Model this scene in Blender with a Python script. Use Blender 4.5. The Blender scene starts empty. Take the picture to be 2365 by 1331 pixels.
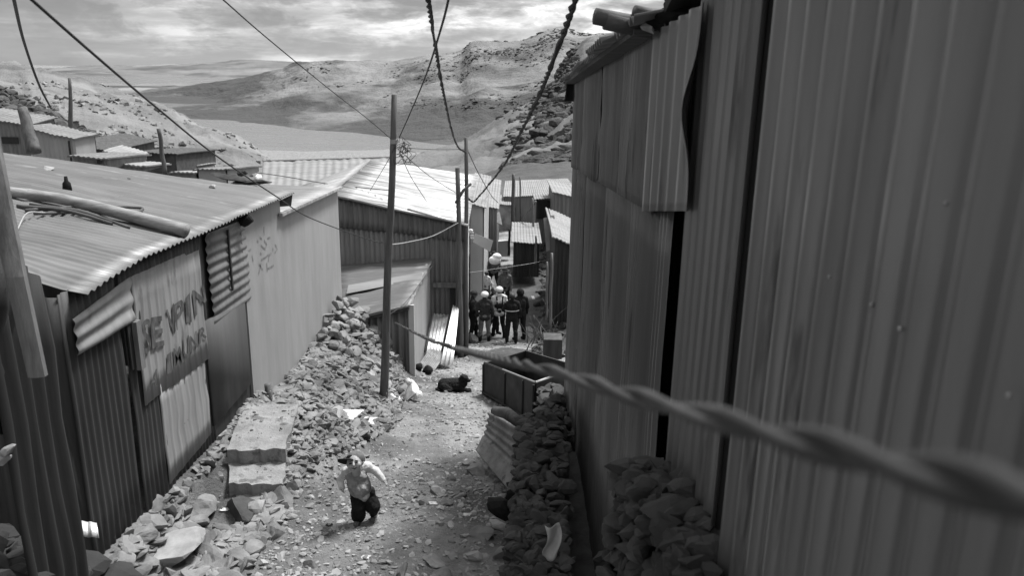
import bpy, bmesh, math, random
import numpy as np
from mathutils import Vector, Matrix, noise
random.seed(7); rnd = random.Random(11)
R = math.radians
C = bpy.context.scene.collection
scn = bpy.context.scene

# ------------------------------------------------------------------ camera, sky, sun, exposure
PITCH, ROLL, FPX, CX, CY = R(15.8), R(1.0), 1815.0, 1182.5, 665.5
CAMR = Matrix.Rotation(R(90)-PITCH, 3, 'X') @ Matrix.Rotation(ROLL, 3, 'Z')
cam_d = bpy.data.cameras.new('camera'); cam = bpy.data.objects.new('camera', cam_d); C.objects.link(cam)
cam.matrix_world = CAMR.to_4x4(); cam_d.sensor_width = 36; cam_d.lens = 36*FPX/2365
cam_d.clip_start = 0.02; cam_d.clip_end = 60000
cam_d.dof.use_dof = True; cam_d.dof.focus_distance = 14; cam_d.dof.aperture_fstop = 3.4
scn.camera = cam
scn.view_settings.view_transform = 'Standard'; scn.view_settings.look = 'None'
scn.view_settings.gamma = 1; scn.view_settings.use_curve_mapping = False
scn.view_settings.exposure = 0.78
scn.cycles.volume_bounces = 0; scn.cycles.max_bounces = 6

SUN_EL, SUN_AZ = R(63), R(44)          # azimuth from +Y towards +X
w = bpy.data.worlds.new('World'); scn.world = w; w.use_nodes = True
nt = w.node_tree; nt.nodes.clear(); N = nt.nodes.new; L = nt.links.new
def mth(nt, op, a, b=None, c=None, clamp=False):
    n = nt.nodes.new('ShaderNodeMath'); n.operation = op; n.use_clamp = clamp
    for i, v in enumerate((a, b, c)):
        if v is None: continue
        if isinstance(v, (int, float)): n.inputs[i].default_value = v
        else: nt.links.new(v, n.inputs[i])
    return n.outputs[0]
out = N('ShaderNodeOutputWorld'); bg = N('ShaderNodeBackground'); L(bg.outputs[0], out.inputs[0])
sky = N('ShaderNodeTexSky'); sky.sky_type = 'NISHITA'; sky.sun_disc = False
sky.sun_elevation = SUN_EL; sky.sun_rotation = SUN_AZ; sky.altitude = 4000
bw = N('ShaderNodeRGBToBW'); L(sky.outputs[0], bw.inputs[0])
tc = N('ShaderNodeTexCoord'); sep = N('ShaderNodeSeparateXYZ'); L(tc.outputs['Generated'], sep.inputs[0])
zz = mth(nt, 'ADD', mth(nt, 'MAXIMUM', sep.outputs[2], 0.0), 0.12)
cmb = N('ShaderNodeCombineXYZ'); L(mth(nt, 'DIVIDE', sep.outputs[0], zz), cmb.inputs[0]); L(mth(nt, 'DIVIDE', sep.outputs[1], zz), cmb.inputs[1])
def wnoise(sc, det, rough, dist=0, off=0, src=None):
    m = N('ShaderNodeMapping'); L(src or cmb.outputs[0], m.inputs[0]); m.inputs['Location'].default_value = (off, off*.7, off*.3)
    n = N('ShaderNodeTexNoise'); n.inputs['Scale'].default_value = sc; n.inputs['Detail'].default_value = det
    n.inputs['Roughness'].default_value = rough; n.inputs['Distortion'].default_value = dist
    L(m.outputs[0], n.inputs['Vector']); return n.outputs['Fac']
def ramp(nt, fac, stops):
    r = nt.nodes.new('ShaderNodeValToRGB'); nt.links.new(fac, r.inputs[0]); e = r.color_ramp.elements
    while len(e) < len(stops): e.new(0.5)
    for el, (p, v) in zip(e, stops): el.position = p; el.color = (v, v, v, 1)
    return r.outputs[0]
cl = ramp(nt, wnoise(1.5, 12, 0.62, 0.25, 3.0), [(0.41, 0.0), (0.50, .32), (0.60, 1.0)])
cl2 = ramp(nt, wnoise(0.5, 5, 0.55, 0.0, 9.0), [(0.35, 0.0), (0.62, 1.0)])
# the sun stands behind the cloud to the right of the view: the deck is brighter towards it
az = mth(nt, 'ADD', mth(nt, 'MULTIPLY', sep.outputs[0], 1.5), 0.72, clamp=True)
dirv = N('ShaderNodeMapping'); L(tc.outputs['Generated'], dirv.inputs[0]); dirv.inputs['Scale'].default_value = (1, 1, 2.6)
puff = ramp(nt, wnoise(12, 12, 0.62, 0.3, 1.7, dirv.outputs[0]), [(0.42, 0.0), (0.50, .35), (0.58, 1.0)])
cl = mth(nt, 'ADD', mth(nt, 'MULTIPLY', cl, .45), mth(nt, 'MULTIPLY', puff, .55))
c1 = mth(nt, 'MULTIPLY_ADD', cl, 12.0, .6)
c2 = mth(nt, 'MULTIPLY', c1, mth(nt, 'MULTIPLY_ADD', cl2, 0.65, 0.45))
c3 = mth(nt, 'MULTIPLY', c2, mth(nt, 'MULTIPLY_ADD', az, 1.0, 0.28))
# overcast sky: about three times brighter overhead than at the horizon
c3 = mth(nt, 'MULTIPLY', c3, mth(nt, 'MULTIPLY_ADD', mth(nt, 'MAXIMUM', sep.outputs[2], 0.0), 0.95, 0.74))
mixf = mth(nt, 'MULTIPLY_ADD', cl, 0.25, 0.7)
final = mth(nt, 'ADD', mth(nt, 'MULTIPLY', c3, mixf), mth(nt, 'MULTIPLY', bw.outputs[0], mth(nt, 'SUBTRACT', 1.0, mixf)))
L(final, bg.inputs[0]); bg.inputs[1].default_value = 0.11

sd = bpy.data.lights.new('sun', 'SUN'); sun = bpy.data.objects.new('sun', sd); C.objects.link(sun)
sd.energy = 3.8; sd.angle = R(12); sd.color = (1, 1, 1)
sdir = Vector((math.sin(SUN_AZ)*math.cos(SUN_EL), math.cos(SUN_AZ)*math.cos(SUN_EL), math.sin(SUN_EL)))
sun.rotation_euler = sdir.to_track_quat('Z', 'Y').to_euler(); sun.location = (0, 0, 30)

# ------------------------------------------------------------------ placing helpers
def ray(px, py): return CAMR @ Vector(((px-CX)/FPX, -(py-CY)/FPX, -1))
def P(px, py, Y): d = ray(px, py); return d*(Y/d.y)
def PX(px, py, X): d = ray(px, py); return d*(X/d.x)
def PZ(px, py, Z): d = ray(px, py); return d*(Z/d.z)
RT = CAMR.transposed()
def ZV(x, y, py):
    a = RT @ Vector((x, y, 0)); b = RT @ Vector((0, 0, 1)); yc = -(py-CY)/FPX
    return -(a.y+yc*a.z)/(b.y+yc*b.z)
def lerp(a, b, t): return a+(b-a)*t
def interp(x, xs, ys): return float(np.interp(x, xs, ys))
def fr(v, oct=4): return noise.fractal(v, 1.0, 2.0, oct)

# ------------------------------------------------------------------ ground heights
SY = [-5, 0, 5, 8.3, 15, 25, 34, 45, 62, 100, 300, 1400, 1500, 1700]
SZ = [-4.3, -4.4, -4.75, -5.25, -6.65, -8.95, -9.5, -10.0, -11, -17, -47, -150, -156, -160]
TY = [-5, 5, 9.35, 12.4, 17, 19, 21, 25]; TZ = [-4.2, -4.5, -4.85, -5.25, -5.6, -6.8, -8.0, -8.9]
def sst(a, b, x):
    t = min(1, max(0, (x-a)/(b-a))); return t*t*(3-2*t)
def H(x, y):
    s = interp(y, SY, SZ)
    if y < 25:
        if y < 12.5: s = lerp(s, lerp(interp(y, [5, 8, 9.2, 10.8, 12.4], [-4.85, -5.22, -5.03, -4.93, -5.4]), s, 0), sst(-2.1, -2.95, x)*(1-sst(10.8, 12.5, y)))
        s = lerp(s, interp(y, TY, TZ), lerp(sst(-3.5, -3.88, x), sst(-1.9, -3.75, x), sst(10.2, 12.2, y)))
    if y > 14: s += sst(.9, 4.2, x)*1.6*sst(14, 24, y)*(1-sst(60, 120, y))
    if y < 60:
        s += .05*fr(Vector((x*.9, y*.9, 3)))+.018*fr(Vector((x*5, y*5, 1)), 3)
    else: s += min(8, (y-60)*.01)*fr(Vector((x*.02, y*.02, 5)))
    return s

# ------------------------------------------------------------------ materials
def mat(name, c, c2=None, sc=(3, 3, 3), rough=.85, metal=0.0, bump=.3, bsc=None, det=6, spots=None, ssc=8, spos=.62, zdark=None, bdist=.01, lo=.35, hi=.65, spec=.5):
    m = bpy.data.materials.new(name); m.use_nodes = True; nt = m.node_tree; n = nt.nodes; l = nt.links
    b = n['Principled BSDF']; b.inputs['Roughness'].default_value = rough; b.inputs['Metallic'].default_value = metal
    b.inputs['Specular IOR Level'].default_value = spec
    tc = n.new('ShaderNodeTexCoord')
    def nz(s, dt, rg=.6):
        mp = n.new('ShaderNodeMapping'); l.new(tc.outputs['Object'], mp.inputs[0]); mp.inputs['Scale'].default_value = s
        t = n.new('ShaderNodeTexNoise'); t.inputs['Scale'].default_value = 1; t.inputs['Detail'].default_value = dt; t.inputs['Roughness'].default_value = rg
        l.new(mp.outputs[0], t.inputs['Vector']); return t.outputs['Fac']
    f = nz(sc, det)
    c2 = c*.6 if c2 is None else c2
    col = ramp(nt, f, [(lo, c2), (hi, c)])
    if spots is not None:
        g = nz((ssc, ssc, ssc) if isinstance(ssc, (int, float)) else ssc, 5)
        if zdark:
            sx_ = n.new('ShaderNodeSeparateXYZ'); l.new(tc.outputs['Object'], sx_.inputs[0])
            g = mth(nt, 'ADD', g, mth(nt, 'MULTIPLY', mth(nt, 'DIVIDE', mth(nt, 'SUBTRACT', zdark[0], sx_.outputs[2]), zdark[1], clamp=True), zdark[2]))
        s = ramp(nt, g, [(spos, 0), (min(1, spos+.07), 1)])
        mx = n.new('ShaderNodeMix'); mx.data_type = 'RGBA'; l.new(s, mx.inputs[0]); l.new(col, mx.inputs[6]); mx.inputs[7].default_value = (spots,)*3+(1,)
        col = mx.outputs[2]
    l.new(col, b.inputs['Base Color'])
    if metal > 0 or rough < .7:
        l.new(ramp(nt, f, [(.3, min(1, rough+.15)), (.7, max(.1, rough-.08))]), b.inputs['Roughness'])
    if bump:
        bs = bsc or tuple(s*4 for s in sc); bm_ = n.new('ShaderNodeBump'); bm_.inputs['Strength'].default_value = bump; bm_.inputs['Distance'].default_value = bdist
        l.new(nz(bs, 8, .65), bm_.inputs['Height']); l.new(bm_.outputs[0], b.inputs['Normal'])
    return m
M = {}
M['dirt'] = mat('dirt', .25, .07, (.55, .5, .8), .95, bump=1.0, bsc=(22, 22, 22), spots=.12, ssc=7, spos=.58, bdist=.06, det=12, lo=.4, hi=.6)
M['stone'] = mat('pale_stone', .22, .09, (2.2, 2.2, 2.2), .9, bump=.6, bsc=(20, 20, 20), bdist=.012)
M['stone_light'] = mat('light_stone', .30, .19, (4, 4, 4), .9, bump=.5, bsc=(20, 20, 20))
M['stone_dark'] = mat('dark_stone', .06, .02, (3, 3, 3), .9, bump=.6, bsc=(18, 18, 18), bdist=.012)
M['concrete'] = mat('concrete', .25, .14, (3, 3, 3), .9, bump=.8, bsc=(22, 22, 22), spots=.11, ssc=3.2, spos=.58, bdist=.03)
M['plaster'] = mat('plaster', .255, .205, (2.5, 2.5, .6), .8, bump=.15, bsc=(20, 20, 5), spots=.175, ssc=(1.5, 1.5, .4), spos=.66)
M['plaster_pale'] = mat('pale_sheet', .40, .32, (1, 1, .5), .7, bump=.1)
M['roof_grey'] = mat('grey_roof_sheet', .135, .085, (.5, 3, .5), .55, .25, bump=.2, spots=.18, ssc=(1.2, 5, 2), spos=.6)
M['roof_new'] = mat('newer_roof_sheet', .15, .09, (.8, 5, .8), .5, .3, bump=.2, spots=.09, ssc=(1.5, 7, 2), spos=.6)
M['roof_pale'] = mat('pale_roof_sheet', .23, .15, (.6, 2, .6), .55, .25, bump=.1)
M['roof_bright'] = mat('shiny_roof_sheet', .40, .15, (.5, 6, .5), .5, .3, bump=.1)
M['sheet_mid'] = mat('zinc_wall_sheet', .16, .11, (6, 6, .5), .6, .3, bump=.15, spots=.08, ssc=(3, 3, .8), spos=.64)
M['sheet_dark'] = mat('rusty_wall_sheet', .040, .020, (7, 7, .8), .6, .15, bump=.2, spots=.085, ssc=(9, 9, .7), spos=.63)
M['sheet_black'] = mat('black_sheet', .020, .009, (5, 5, .8), .75, .1, bump=.2)  # near black; on the left shed the vignette is put into this colour
M['sheet_right'] = mat('dull_zinc_sheet', .22, .165, (3, 3, .35), .42, .5, bump=.2, spots=.10, ssc=(6, 6, .6), spos=.60)
M['sheet_right2'] = mat('dull_dusty_sheet', .22, .165, (3, 3, .35), .34, .6, bump=.2, spots=.095, ssc=(7, 7, .7), spos=.60)
M['sheet_paint'] = mat('pale_painted_sheet', .235, .18, (3, 6, .9), .75, 0, bump=.15, spots=.12, ssc=(3, 3, 1.1), spos=.62)
M['door_dark'] = mat('dark_door_sheet', .05, .035, (4, 4, .6), .6, bump=.1)
M['paint_black'] = mat('brushed_paint', .035, .085, (9, 14, 5), .9, bump=0, lo=.42, hi=.55)
M['paint_faint'] = mat('faded_paint', .10, .2, (9, 14, 9), .9, bump=0)
M['wood'] = mat('weathered_wood', .11, .05, (14, 14, 1.2), .85, bump=.5, bsc=(50, 50, 4))
M['wood_pale'] = mat('pale_wood', .25, .13, (3, 18, 18), .85, bump=.4)
M['wood_plank'] = mat('plank_wood', .16, .07, (14, 14, 1.5), .8, bump=.4)
M['log'] = mat('dark_log', .075, .035, (3, 14, 14), .8, bump=.5)
M['wire'] = mat('wire_black', .02, .012, (30, 30, 30), .6, bump=0)
M['cable'] = mat('cable_sheath', .05, .02, (8, 8, 8), .5, bump=.2)
M['wire_pale'] = mat('wire_pale', .28, .2, (9, 9, 9), .6, bump=0)
M['white'] = mat('white_cloth', .75, .55, (9, 9, 9), .8, bump=.4)
M['plastic'] = mat('pale_plastic', .55, .38, (9, 9, 9), .4, bump=.5)
M['black'] = mat('black_fur', .012, .006, (40, 40, 40), .8, bump=.6, bsc=(120, 120, 120), spec=.2)
M['cloth_black'] = mat('black_cloth', .012, .007, (8, 8, 8), .9, bump=.5, bsc=(22, 22, 22), spec=.2)
M['cloth_dark'] = mat('dark_cloth', .032, .016, (8, 8, 8), .9, bump=.5, bsc=(22, 22, 22), spec=.2)
M['cloth_mid'] = mat('grey_cloth', .13, .07, (14, 14, 14), .9, bump=.5, bsc=(30, 30, 30))
M['cloth_vest'] = mat('grey_vest_cloth', .30, .14, (9, 9, 9), .9, bump=.6, bsc=(25, 25, 25))
M['cloth_light'] = mat('light_cloth', .55, .38, (12, 12, 12), .9, bump=.5, bsc=(28, 28, 28))
M['skin'] = mat('skin', .15, .10, (20, 20, 20), .6, bump=.1)
M['skin_pale'] = mat('lit_skin', .38, .27, (26, 26, 26), .6, bump=.1)
M['hair'] = mat('hair', .01, .008, (40, 40, 40), .6)
M['helmet'] = mat('helmet_shell', .55, .45, (9, 9, 9), .35, bump=0)
M['mud_shade'] = mat('mud_shade', .055, .02, (1.5, 1.5, 1.5), .8, bump=.9, bsc=(10, 10, 10), bdist=.04)  # dark earth, with shade on the bank and lane put into its colour
M['metal_box'] = mat('dark_box_metal', .035, .022, (3, 3, 3), .7, .1, bump=.2)
M['rim'] = mat('bare_rim_metal', .32, .2, (9, 9, 9), .6, .3)
M['rust_sheet'] = mat('rusted_sheet', .22, .12, (4, 4, 4), .7, .1, bump=.3, spots=.07, ssc=5, spos=.6)
M['lit_sheet'] = mat('new_zinc_sheet', .62, .4, (12, 12, 1), .4, .4, bump=.1)
M['vignette_stone'] = mat('vignette_stone', .022, .010, (3, 3, 3), .9, bump=.6, bsc=(18, 18, 18), bdist=.012)  # dark stone again, the corner's vignette put into its colour
M['stone_far'] = mat('crag_rock', .07, .025, (.15, .15, .3), .95, bump=1, bsc=(.8, .8, 1.2), bdist=1.2)
M['stone_far2'] = mat('ridge_rock', .10, .045, (.03, .03, .1), .95, bump=1, bsc=(.1, .1, .3), bdist=6)
M['water'] = mat('lake_water', .15, .11, (.004, .02, 1), .22, bump=.25, bsc=(.2, .5, 1), bdist=.3)

def hill_mat(name, a, b, s, dk, ds, pos, bsc=.02, bdist=8, **k):
    return mat(name, a, b, s, .95, bump=1.0, bsc=(bsc, bsc, bsc), bdist=bdist, spots=dk, ssc=ds, spos=pos, det=9, **k)
M['hill_mid'] = hill_mat('mountain_cloud_shade', .20, .085, (.0035, .0022, .022), .040, (.0016, .0010, .005), .505, .012, 26, zdark=(-75, 70, .12))  # dark spots and shore belt put cloud shadows into the slope colour
M['hill_far'] = hill_mat('far_plain', .17, .045, (.0008, .0010, .01), .04, (.0006, .0006, .004), .53, .01, 6)
M['hill_right'] = hill_mat('right_slope', .13, .055, (.008, .006, .02), .035, (.012, .009, .02), .53, .05, 4)
M['hill_left'] = mat('left_slope', .19, .08, (.04, .14, .3), .95, bump=1.0, bsc=(1.2, 1.2, 1.2), bdist=.4, spots=.11, ssc=(.10, .3, .8), spos=.60)

# ------------------------------------------------------------------ mesh helpers
W = {}
def link(name, V, F, m, parent=None, loc=None, smooth=False, kind=None, mats=None, fm=None):
    if isinstance(V, np.ndarray):
        o0 = W[parent] if parent is not None else (Vector(loc) if loc is not None else Vector(((V[:, 0].min()+V[:, 0].max())/2, (V[:, 1].min()+V[:, 1].max())/2, V[:, 2].min())))
        me = bpy.data.meshes.new(name); nf = len(F); me.vertices.add(len(V)); me.vertices.foreach_set('co', (V-np.array(tuple(o0))).astype(np.float32).ravel())
        me.loops.add(nf*3); me.loops.foreach_set('vertex_index', F.astype(np.int32).ravel()); me.polygons.add(nf)
        me.polygons.foreach_set('loop_start', np.arange(0, nf*3, 3, dtype=np.int32)); me.update(calc_edges=True); me.validate()
        me.polygons.foreach_set('use_smooth', [bool(smooth)]*nf); me.materials.append(m)
        o = bpy.data.objects.new(name, me); C.objects.link(o)
        if parent is not None: o.parent = parent
        else: o.location = o0
        W[o] = o0
        if kind: o['kind'] = kind
        return o
    V = [Vector(v) for v in V]
    if parent is not None: o0 = W[parent]
    else:
        if loc is None:
            xs = [v.x for v in V]; ys = [v.y for v in V]; o0 = Vector(((min(xs)+max(xs))/2, (min(ys)+max(ys))/2, min(v.z for v in V)))
        else: o0 = Vector(loc)
    me = bpy.data.meshes.new(name); me.from_pydata([v-o0 for v in V], [], F)
    bm = bmesh.new(); bm.from_mesh(me); bmesh.ops.recalc_face_normals(bm, faces=bm.faces) if len(F) < 4000 else None; bm.to_mesh(me); bm.free()
    for mm in (mats or [m]): me.materials.append(mm)
    if fm:
        for p, k in zip(me.polygons, fm): p.material_index = k
    if smooth: me.polygons.foreach_set('use_smooth', [True]*len(me.polygons))
    o = bpy.data.objects.new(name, me); C.objects.link(o)
    if parent is not None: o.parent = parent
    else: o.location = o0
    W[o] = o0
    if kind: o['kind'] = kind
    return o
def tag(o, label, cat, group=None):
    o['label'] = label; o['category'] = cat
    if group: o['group'] = group
    return o
def thing(name, label, cat, loc, group=None):
    o = bpy.data.objects.new(name, None); C.objects.link(o); o.location = loc; o.empty_display_size = .2
    W[o] = Vector(loc); return tag(o, label, cat, group)

def grid(fn, nu, nv, th=0.0):
    """sheet of (nu+1)x(nv+1) points fn(u,v)->(point, normal); given thickness th it is closed"""
    V = []; F = []; B = []
    for j in range(nv+1):
        for i in range(nu+1):
            p, n = fn(i/nu, j/nv); V.append(p); B.append(p-n*th)
    ix = lambda i, j: j*(nu+1)+i
    for j in range(nv):
        for i in range(nu): F.append((ix(i, j), ix(i+1, j), ix(i+1, j+1), ix(i, j+1)))
    if th:
        n0 = len(V); V += B
        F += [tuple(n0+k for k in reversed(f)) for f in list(F)]
        edge = [ix(i, 0) for i in range(nu+1)]+[ix(nu, j) for j in range(1, nv+1)]+[ix(i, nv) for i in range(nu-1, -1, -1)]+[ix(0, j) for j in range(nv-1, 0, -1)]
        for a, b in zip(edge, edge[1:]+edge[:1]): F.append((b, a, a+n0, b+n0))
    return V, F
def prof(kind, t):
    if kind == 'sin': return math.sin(t*2*math.pi)
    if kind == 'flat': return 0
    t = t % 1.0                                  # narrow ribs with wide pans
    if kind == 'rib': return 1.0*sst(.0, .12, t)*(1-sst(.22, .34, t))*2-1 + .12*math.sin(t*2*math.pi*3)
    return 1.0*sst(.0, .14, t)*(1-sst(.42, .56, t))*2-1
def corr(P0, P1, P2, P3, pitch=.08, amp=.012, nv=5, th=.004, kind='sin', per=8, dent=.0, seed=0, flip=1, ragged=0.0):
    """corrugated sheet: ribs run P0->P3, waves along P0->P1"""
    P0, P1, P2, P3 = map(Vector, (P0, P1, P2, P3))
    n = (P1-P0).cross(P3-P0).normalized()*flip; L_ = ((P1-P0).length+(P2-P3).length)/2
    nu = max(4, min(1600, int(L_/pitch*per)))
    def fn(u, v):
        p = (P0*(1-u)+P1*u)*(1-v)+(P3*(1-u)+P2*u)*v
        r = 0
        if ragged and v in (0.0, 1.0): p = p+(P3-P0).normalized()*ragged*fr(Vector((math.floor(u*L_/pitch/8)*5.3+seed, v*7, 1)))
        p = p+n*(amp*prof(kind, u*L_/pitch)+ (dent*fr(Vector((u*L_*1.6+seed, v*4+seed, seed)), 3) if dent else 0))
        return p, n
    return grid(fn, nu, nv, th)
def slab(P0, P1, P2, P3, th):
    P0, P1, P2, P3 = map(Vector, (P0, P1, P2, P3)); n = (P1-P0).cross(P3-P0).normalized()*th
    V = [P0, P1, P2, P3, P0-n, P1-n, P2-n, P3-n]
    return V, [(0, 1, 2, 3), (7, 6, 5, 4), (0, 4, 5, 1), (1, 5, 6, 2), (2, 6, 7, 3), (3, 7, 4, 0)]
def merge(*parts):
    V = []; F = []
    for v, f in parts:
        n = len(V); V += [Vector(q) for q in v]; F += [tuple(int(i)+n for i in x) for x in f]
    return V, F
def box(a, b):
    (x0, y0, z0), (x1, y1, z1) = a, b
    return slab((x0, y0, z1), (x1, y0, z1), (x1, y1, z1), (x0, y1, z1), z1-z0)
def tube(pts, r, seg=10, wob=0.0, cap=True):
    pts = [Vector(p) for p in pts]; n = len(pts); V = []; F = []
    rs = r if isinstance(r, (list, tuple)) else [r]*n
    up = None
    for i, p in enumerate(pts):
        t = (pts[min(i+1, n-1)]-pts[max(i-1, 0)]).normalized()
        if up is None: up = t.orthogonal().normalized()
        a = (up-t*up.dot(t)).normalized(); b = t.cross(a); up = a
        for k in range(seg):
            an = 2*math.pi*k/seg; rr = rs[i]*(1+wob*noise.noise(Vector((k*1.3, i*.7, 3))))
            V.append(p+a*math.cos(an)*rr+b*math.sin(an)*rr)
    for i in range(n-1):
        for k in range(seg):
            k2 = (k+1) % seg; F.append((i*seg+k, i*seg+k2, (i+1)*seg+k2, (i+1)*seg+k))
    if cap: F.append(tuple(range(seg-1, -1, -1))); F.append(tuple((n-1)*seg+k for k in range(seg)))
    return V, F
def smoothpath(ctrl, n):
    """Catmull-Rom through control points"""
    c = [Vector(p) for p in ctrl]; c = [c[0]*2-c[1]]+c+[c[-1]*2-c[-2]]; out = []
    for i in range(1, len(c)-2):
        for k in range(n):
            t = k/n; a, b, d, e = c[i-1], c[i], c[i+1], c[i+2]
            out.append(.5*((2*b)+(d-a)*t+(2*a-5*b+4*d-e)*t*t+(3*b-a-3*d+e)*t**3))
    out.append(c[-2]); return out
def twist(path, r, turns_per_m, seg=7):
    """two strands laid round each other along a path"""
    path = [Vector(p) for p in path]; d = 0; A = []; B = []; up = None
    for i, p in enumerate(path):
        t = (path[min(i+1, len(path)-1)]-path[max(i-1, 0)]).normalized()
        if up is None: up = t.orthogonal().normalized()
        a = (up-t*up.dot(t)).normalized(); b = t.cross(a); up = a
        if i: d += (p-path[i-1]).length
        an = d*turns_per_m*2*math.pi*(1+.10*noise.noise(Vector((d*.8, 1, 2))))+.5*noise.noise(Vector((d*2.2, 4, 2))); o = (a*math.cos(an)+b*math.sin(an))*r*.95
        A.append(p+o); B.append(p-o)
    return merge(tube(A, r, seg), tube(B, r, seg))
def ell(c, r, rot=None, seg=16, rings=10):
    c = Vector(c); V = []; F = []; rm = rot or Matrix.Identity(3)
    for j in range(1, rings):
        th = math.pi*j/rings
        for k in range(seg):
            ph = 2*math.pi*k/seg; V.append(c+rm @ Vector((r[0]*math.sin(th)*math.cos(ph), r[1]*math.sin(th)*math.sin(ph), r[2]*math.cos(th))))
    n = len(V); V += [c+rm @ Vector((0, 0, r[2])), c-rm @ Vector((0, 0, r[2]))]
    for j in range(rings-2):
        for k in range(seg):
            k2 = (k+1) % seg; F.append((j*seg+k, j*seg+k2, (j+1)*seg+k2, (j+1)*seg+k))
    for k in range(seg):
        k2 = (k+1) % seg; F.append((n, k2, k)); F.append((n+1, (rings-2)*seg+k, (rings-2)*seg+k2))
    return V, F
# stones -------------------------------------------------------------
def rock_template(seed, sub):
    r = random.Random(seed); bm = bmesh.new(); bmesh.ops.create_icosphere(bm, subdivisions=sub, radius=1)
    cuts = [(Vector((r.gauss(0, 1), r.gauss(0, 1), r.gauss(0, 1))).normalized(), r.uniform(.30, .80)) for _ in range(10)]
    for v in bm.verts:
        for n_, d_ in cuts:
            e = v.co.dot(n_)-d_
            if e > 0: v.co -= n_*e*.96
        v.co *= 1.38+.14*noise.noise(v.co*2.2+Vector((seed, 0, 0)))
        v.co += v.co.normalized()*.05*noise.noise(v.co*6+Vector((seed, 3, 0)))
    V = np.array([tuple(v.co) for v in bm.verts]); F = np.array([[v.index for v in f.verts] for f in bm.faces]); bm.free(); return V, F
RTS = {k: [rock_template(s_*7+k, k) for s_ in range(14)] for k in (2, 3)}
RTS[1] = [rock_template(s_*5+1, 2 if False else 1) for s_ in range(14)]
class RockMesh:
    def __init__(self, V, F): self.V, self.F = V, F
    def __iter__(self): return iter((self.V, self.F))
def rocks(items, sub=2):
    """items: (pos, (sx,sy,sz), rotation euler) -> V,F arrays of many stones"""
    Vs = []; Fs = []; n = 0
    for k, (p, s, e) in enumerate(items):
        v, f = RTS[sub][rnd.randrange(14)]
        m = np.array(Matrix.Rotation(e[2], 3, 'Z') @ Matrix.Rotation(e[0], 3, 'X') @ Matrix.Rotation(e[1], 3, 'Y'))
        Vs.append((v*np.array(s)) @ m.T+np.array(tuple(p))); Fs.append(f+n); n += len(v)
    return np.concatenate(Vs), np.concatenate(Fs)
def rs(size, flat=.5): return (size*rnd.uniform(.7, 1.25), size*rnd.uniform(.6, 1.1), size*flat*rnd.uniform(.6, 1.3))
def re_(t=.35): return (rnd.uniform(-t, t), rnd.uniform(-t, t), rnd.uniform(0, 6.28))

# ------------------------------------------------------------------ terrain
def axis(lo, fa, fb, hi, step, gr=1.22):
    a = [fa]; s = step
    while a[-1] > lo: s *= gr; a.append(a[-1]-s)
    a.reverse(); x = fa
    while x < fb: x += step; a.append(x)
    s = step
    while a[-1] < hi: s *= gr; a.append(a[-1]+s)
    return a
gx = axis(-16000, -4.4, 2.6, 16000, .075); gy = axis(-60, 5.6, 20, 17000, .08, 1.13)
V = [(x, y, H(x, y)) for y in gy for x in gx]; nx = len(gx)
F = [(j*nx+i, j*nx+i+1, (j+1)*nx+i+1, (j+1)*nx+i) for j in range(len(gy)-1) for i in range(nx-1)]
g = link('ground', V, F, M['dirt'], loc=(0, 0, 0), smooth=True, kind='structure')
link('lake', [(-9000, 900, -150), (9000, 900, -150), (9000, 9000, -150), (-9000, 9000, -150)], [(0, 1, 2, 3)], M['water'], loc=(0, 0, 0), kind='structure')

def loft(name, m, rows, nu, nv, amp, fq, skirt=True, ridge=0.5, kind='structure', amps=None, zmin=None):
    """surface through rows of control points, roughened by fractal noise"""
    cols = [smoothpath(r, nu) for r in rows]; n = len(cols[0]); V = []; F = []
    lines = [smoothpath([c[i] for c in cols], nv) for i in range(n)]; m_ = len(lines[0])
    for j in range(m_):
        tt = j/(m_-1)*(len(rows)-1)
        a = interp(tt, range(len(rows)), amps) if amps else 1
        for i in range(n):
            p = lines[i][j].copy()
            q = Vector((p.x*fq, p.y*fq, 0))
            h = fr(q, 7)*(1-ridge)+(abs(noise.fractal(q*1.7+Vector((9, 3, 1)), 1, 2, 6))*-1.4+.35)*ridge
            p.z += amp*a*h
            if zmin is not None and .25 < tt < len(rows)-1.6: p.z = max(p.z, zmin+12*min(1, (tt-.25)*2)+2*h)
            V.append(p)
    for j in range(m_-1):
        for i in range(n-1): F.append((j*n+i, j*n+i+1, (j+1)*n+i+1, (j+1)*n+i))
    return link(name, V, F, m, loc=(0, 0, 0), smooth=True, kind=kind)
cp = [150, 240, 340, 450, 560, 640, 700, 800, 900, 1010, 1060, 1100, 1190, 1290, 1335, 1400, 1480, 1700, 2100, 3300]
cc = [262, 240, 207, 196, 182, 165, 152, 150, 148, 133, 122, 97, 101, 72, 84, 84, 72, 62, 62, 90]
cf = [270, 271, 272, 283, 288, 293, 302, 308, 320, 338, 343, 348, 360, 370, 375, 380, 390, 400, 400, 400]
foot = [PZ(x, y+3, -153) for x, y in zip(cp, cf)]
m1 = [P(x, lerp(f, c, .42)+(10 if 900 < x < 1500 else 0), q.y*1.28) for x, f, c, q in zip(cp, cf, cc, foot)]
m2 = [P(x, lerp(f, c, .80)+(16 if x > 1050 else 0), q.y*1.62) for x, f, c, q in zip(cp, cf, cc, foot)]
cr = [P(x, c, max(q.y*1.85, 3300)) for x, c, q in zip(cp, cc, foot)]
bk = [Vector((q.x*1.25, q.y*1.3, -170)) for q in cr]
MOUNT = loft('mountain', M['hill_mid'], [foot, m1, m2, cr, bk], 22, 34, 42, .0020, amps=[.05, 1.0, 1.3, .55, 1], ridge=.45, zmin=-149)
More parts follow.
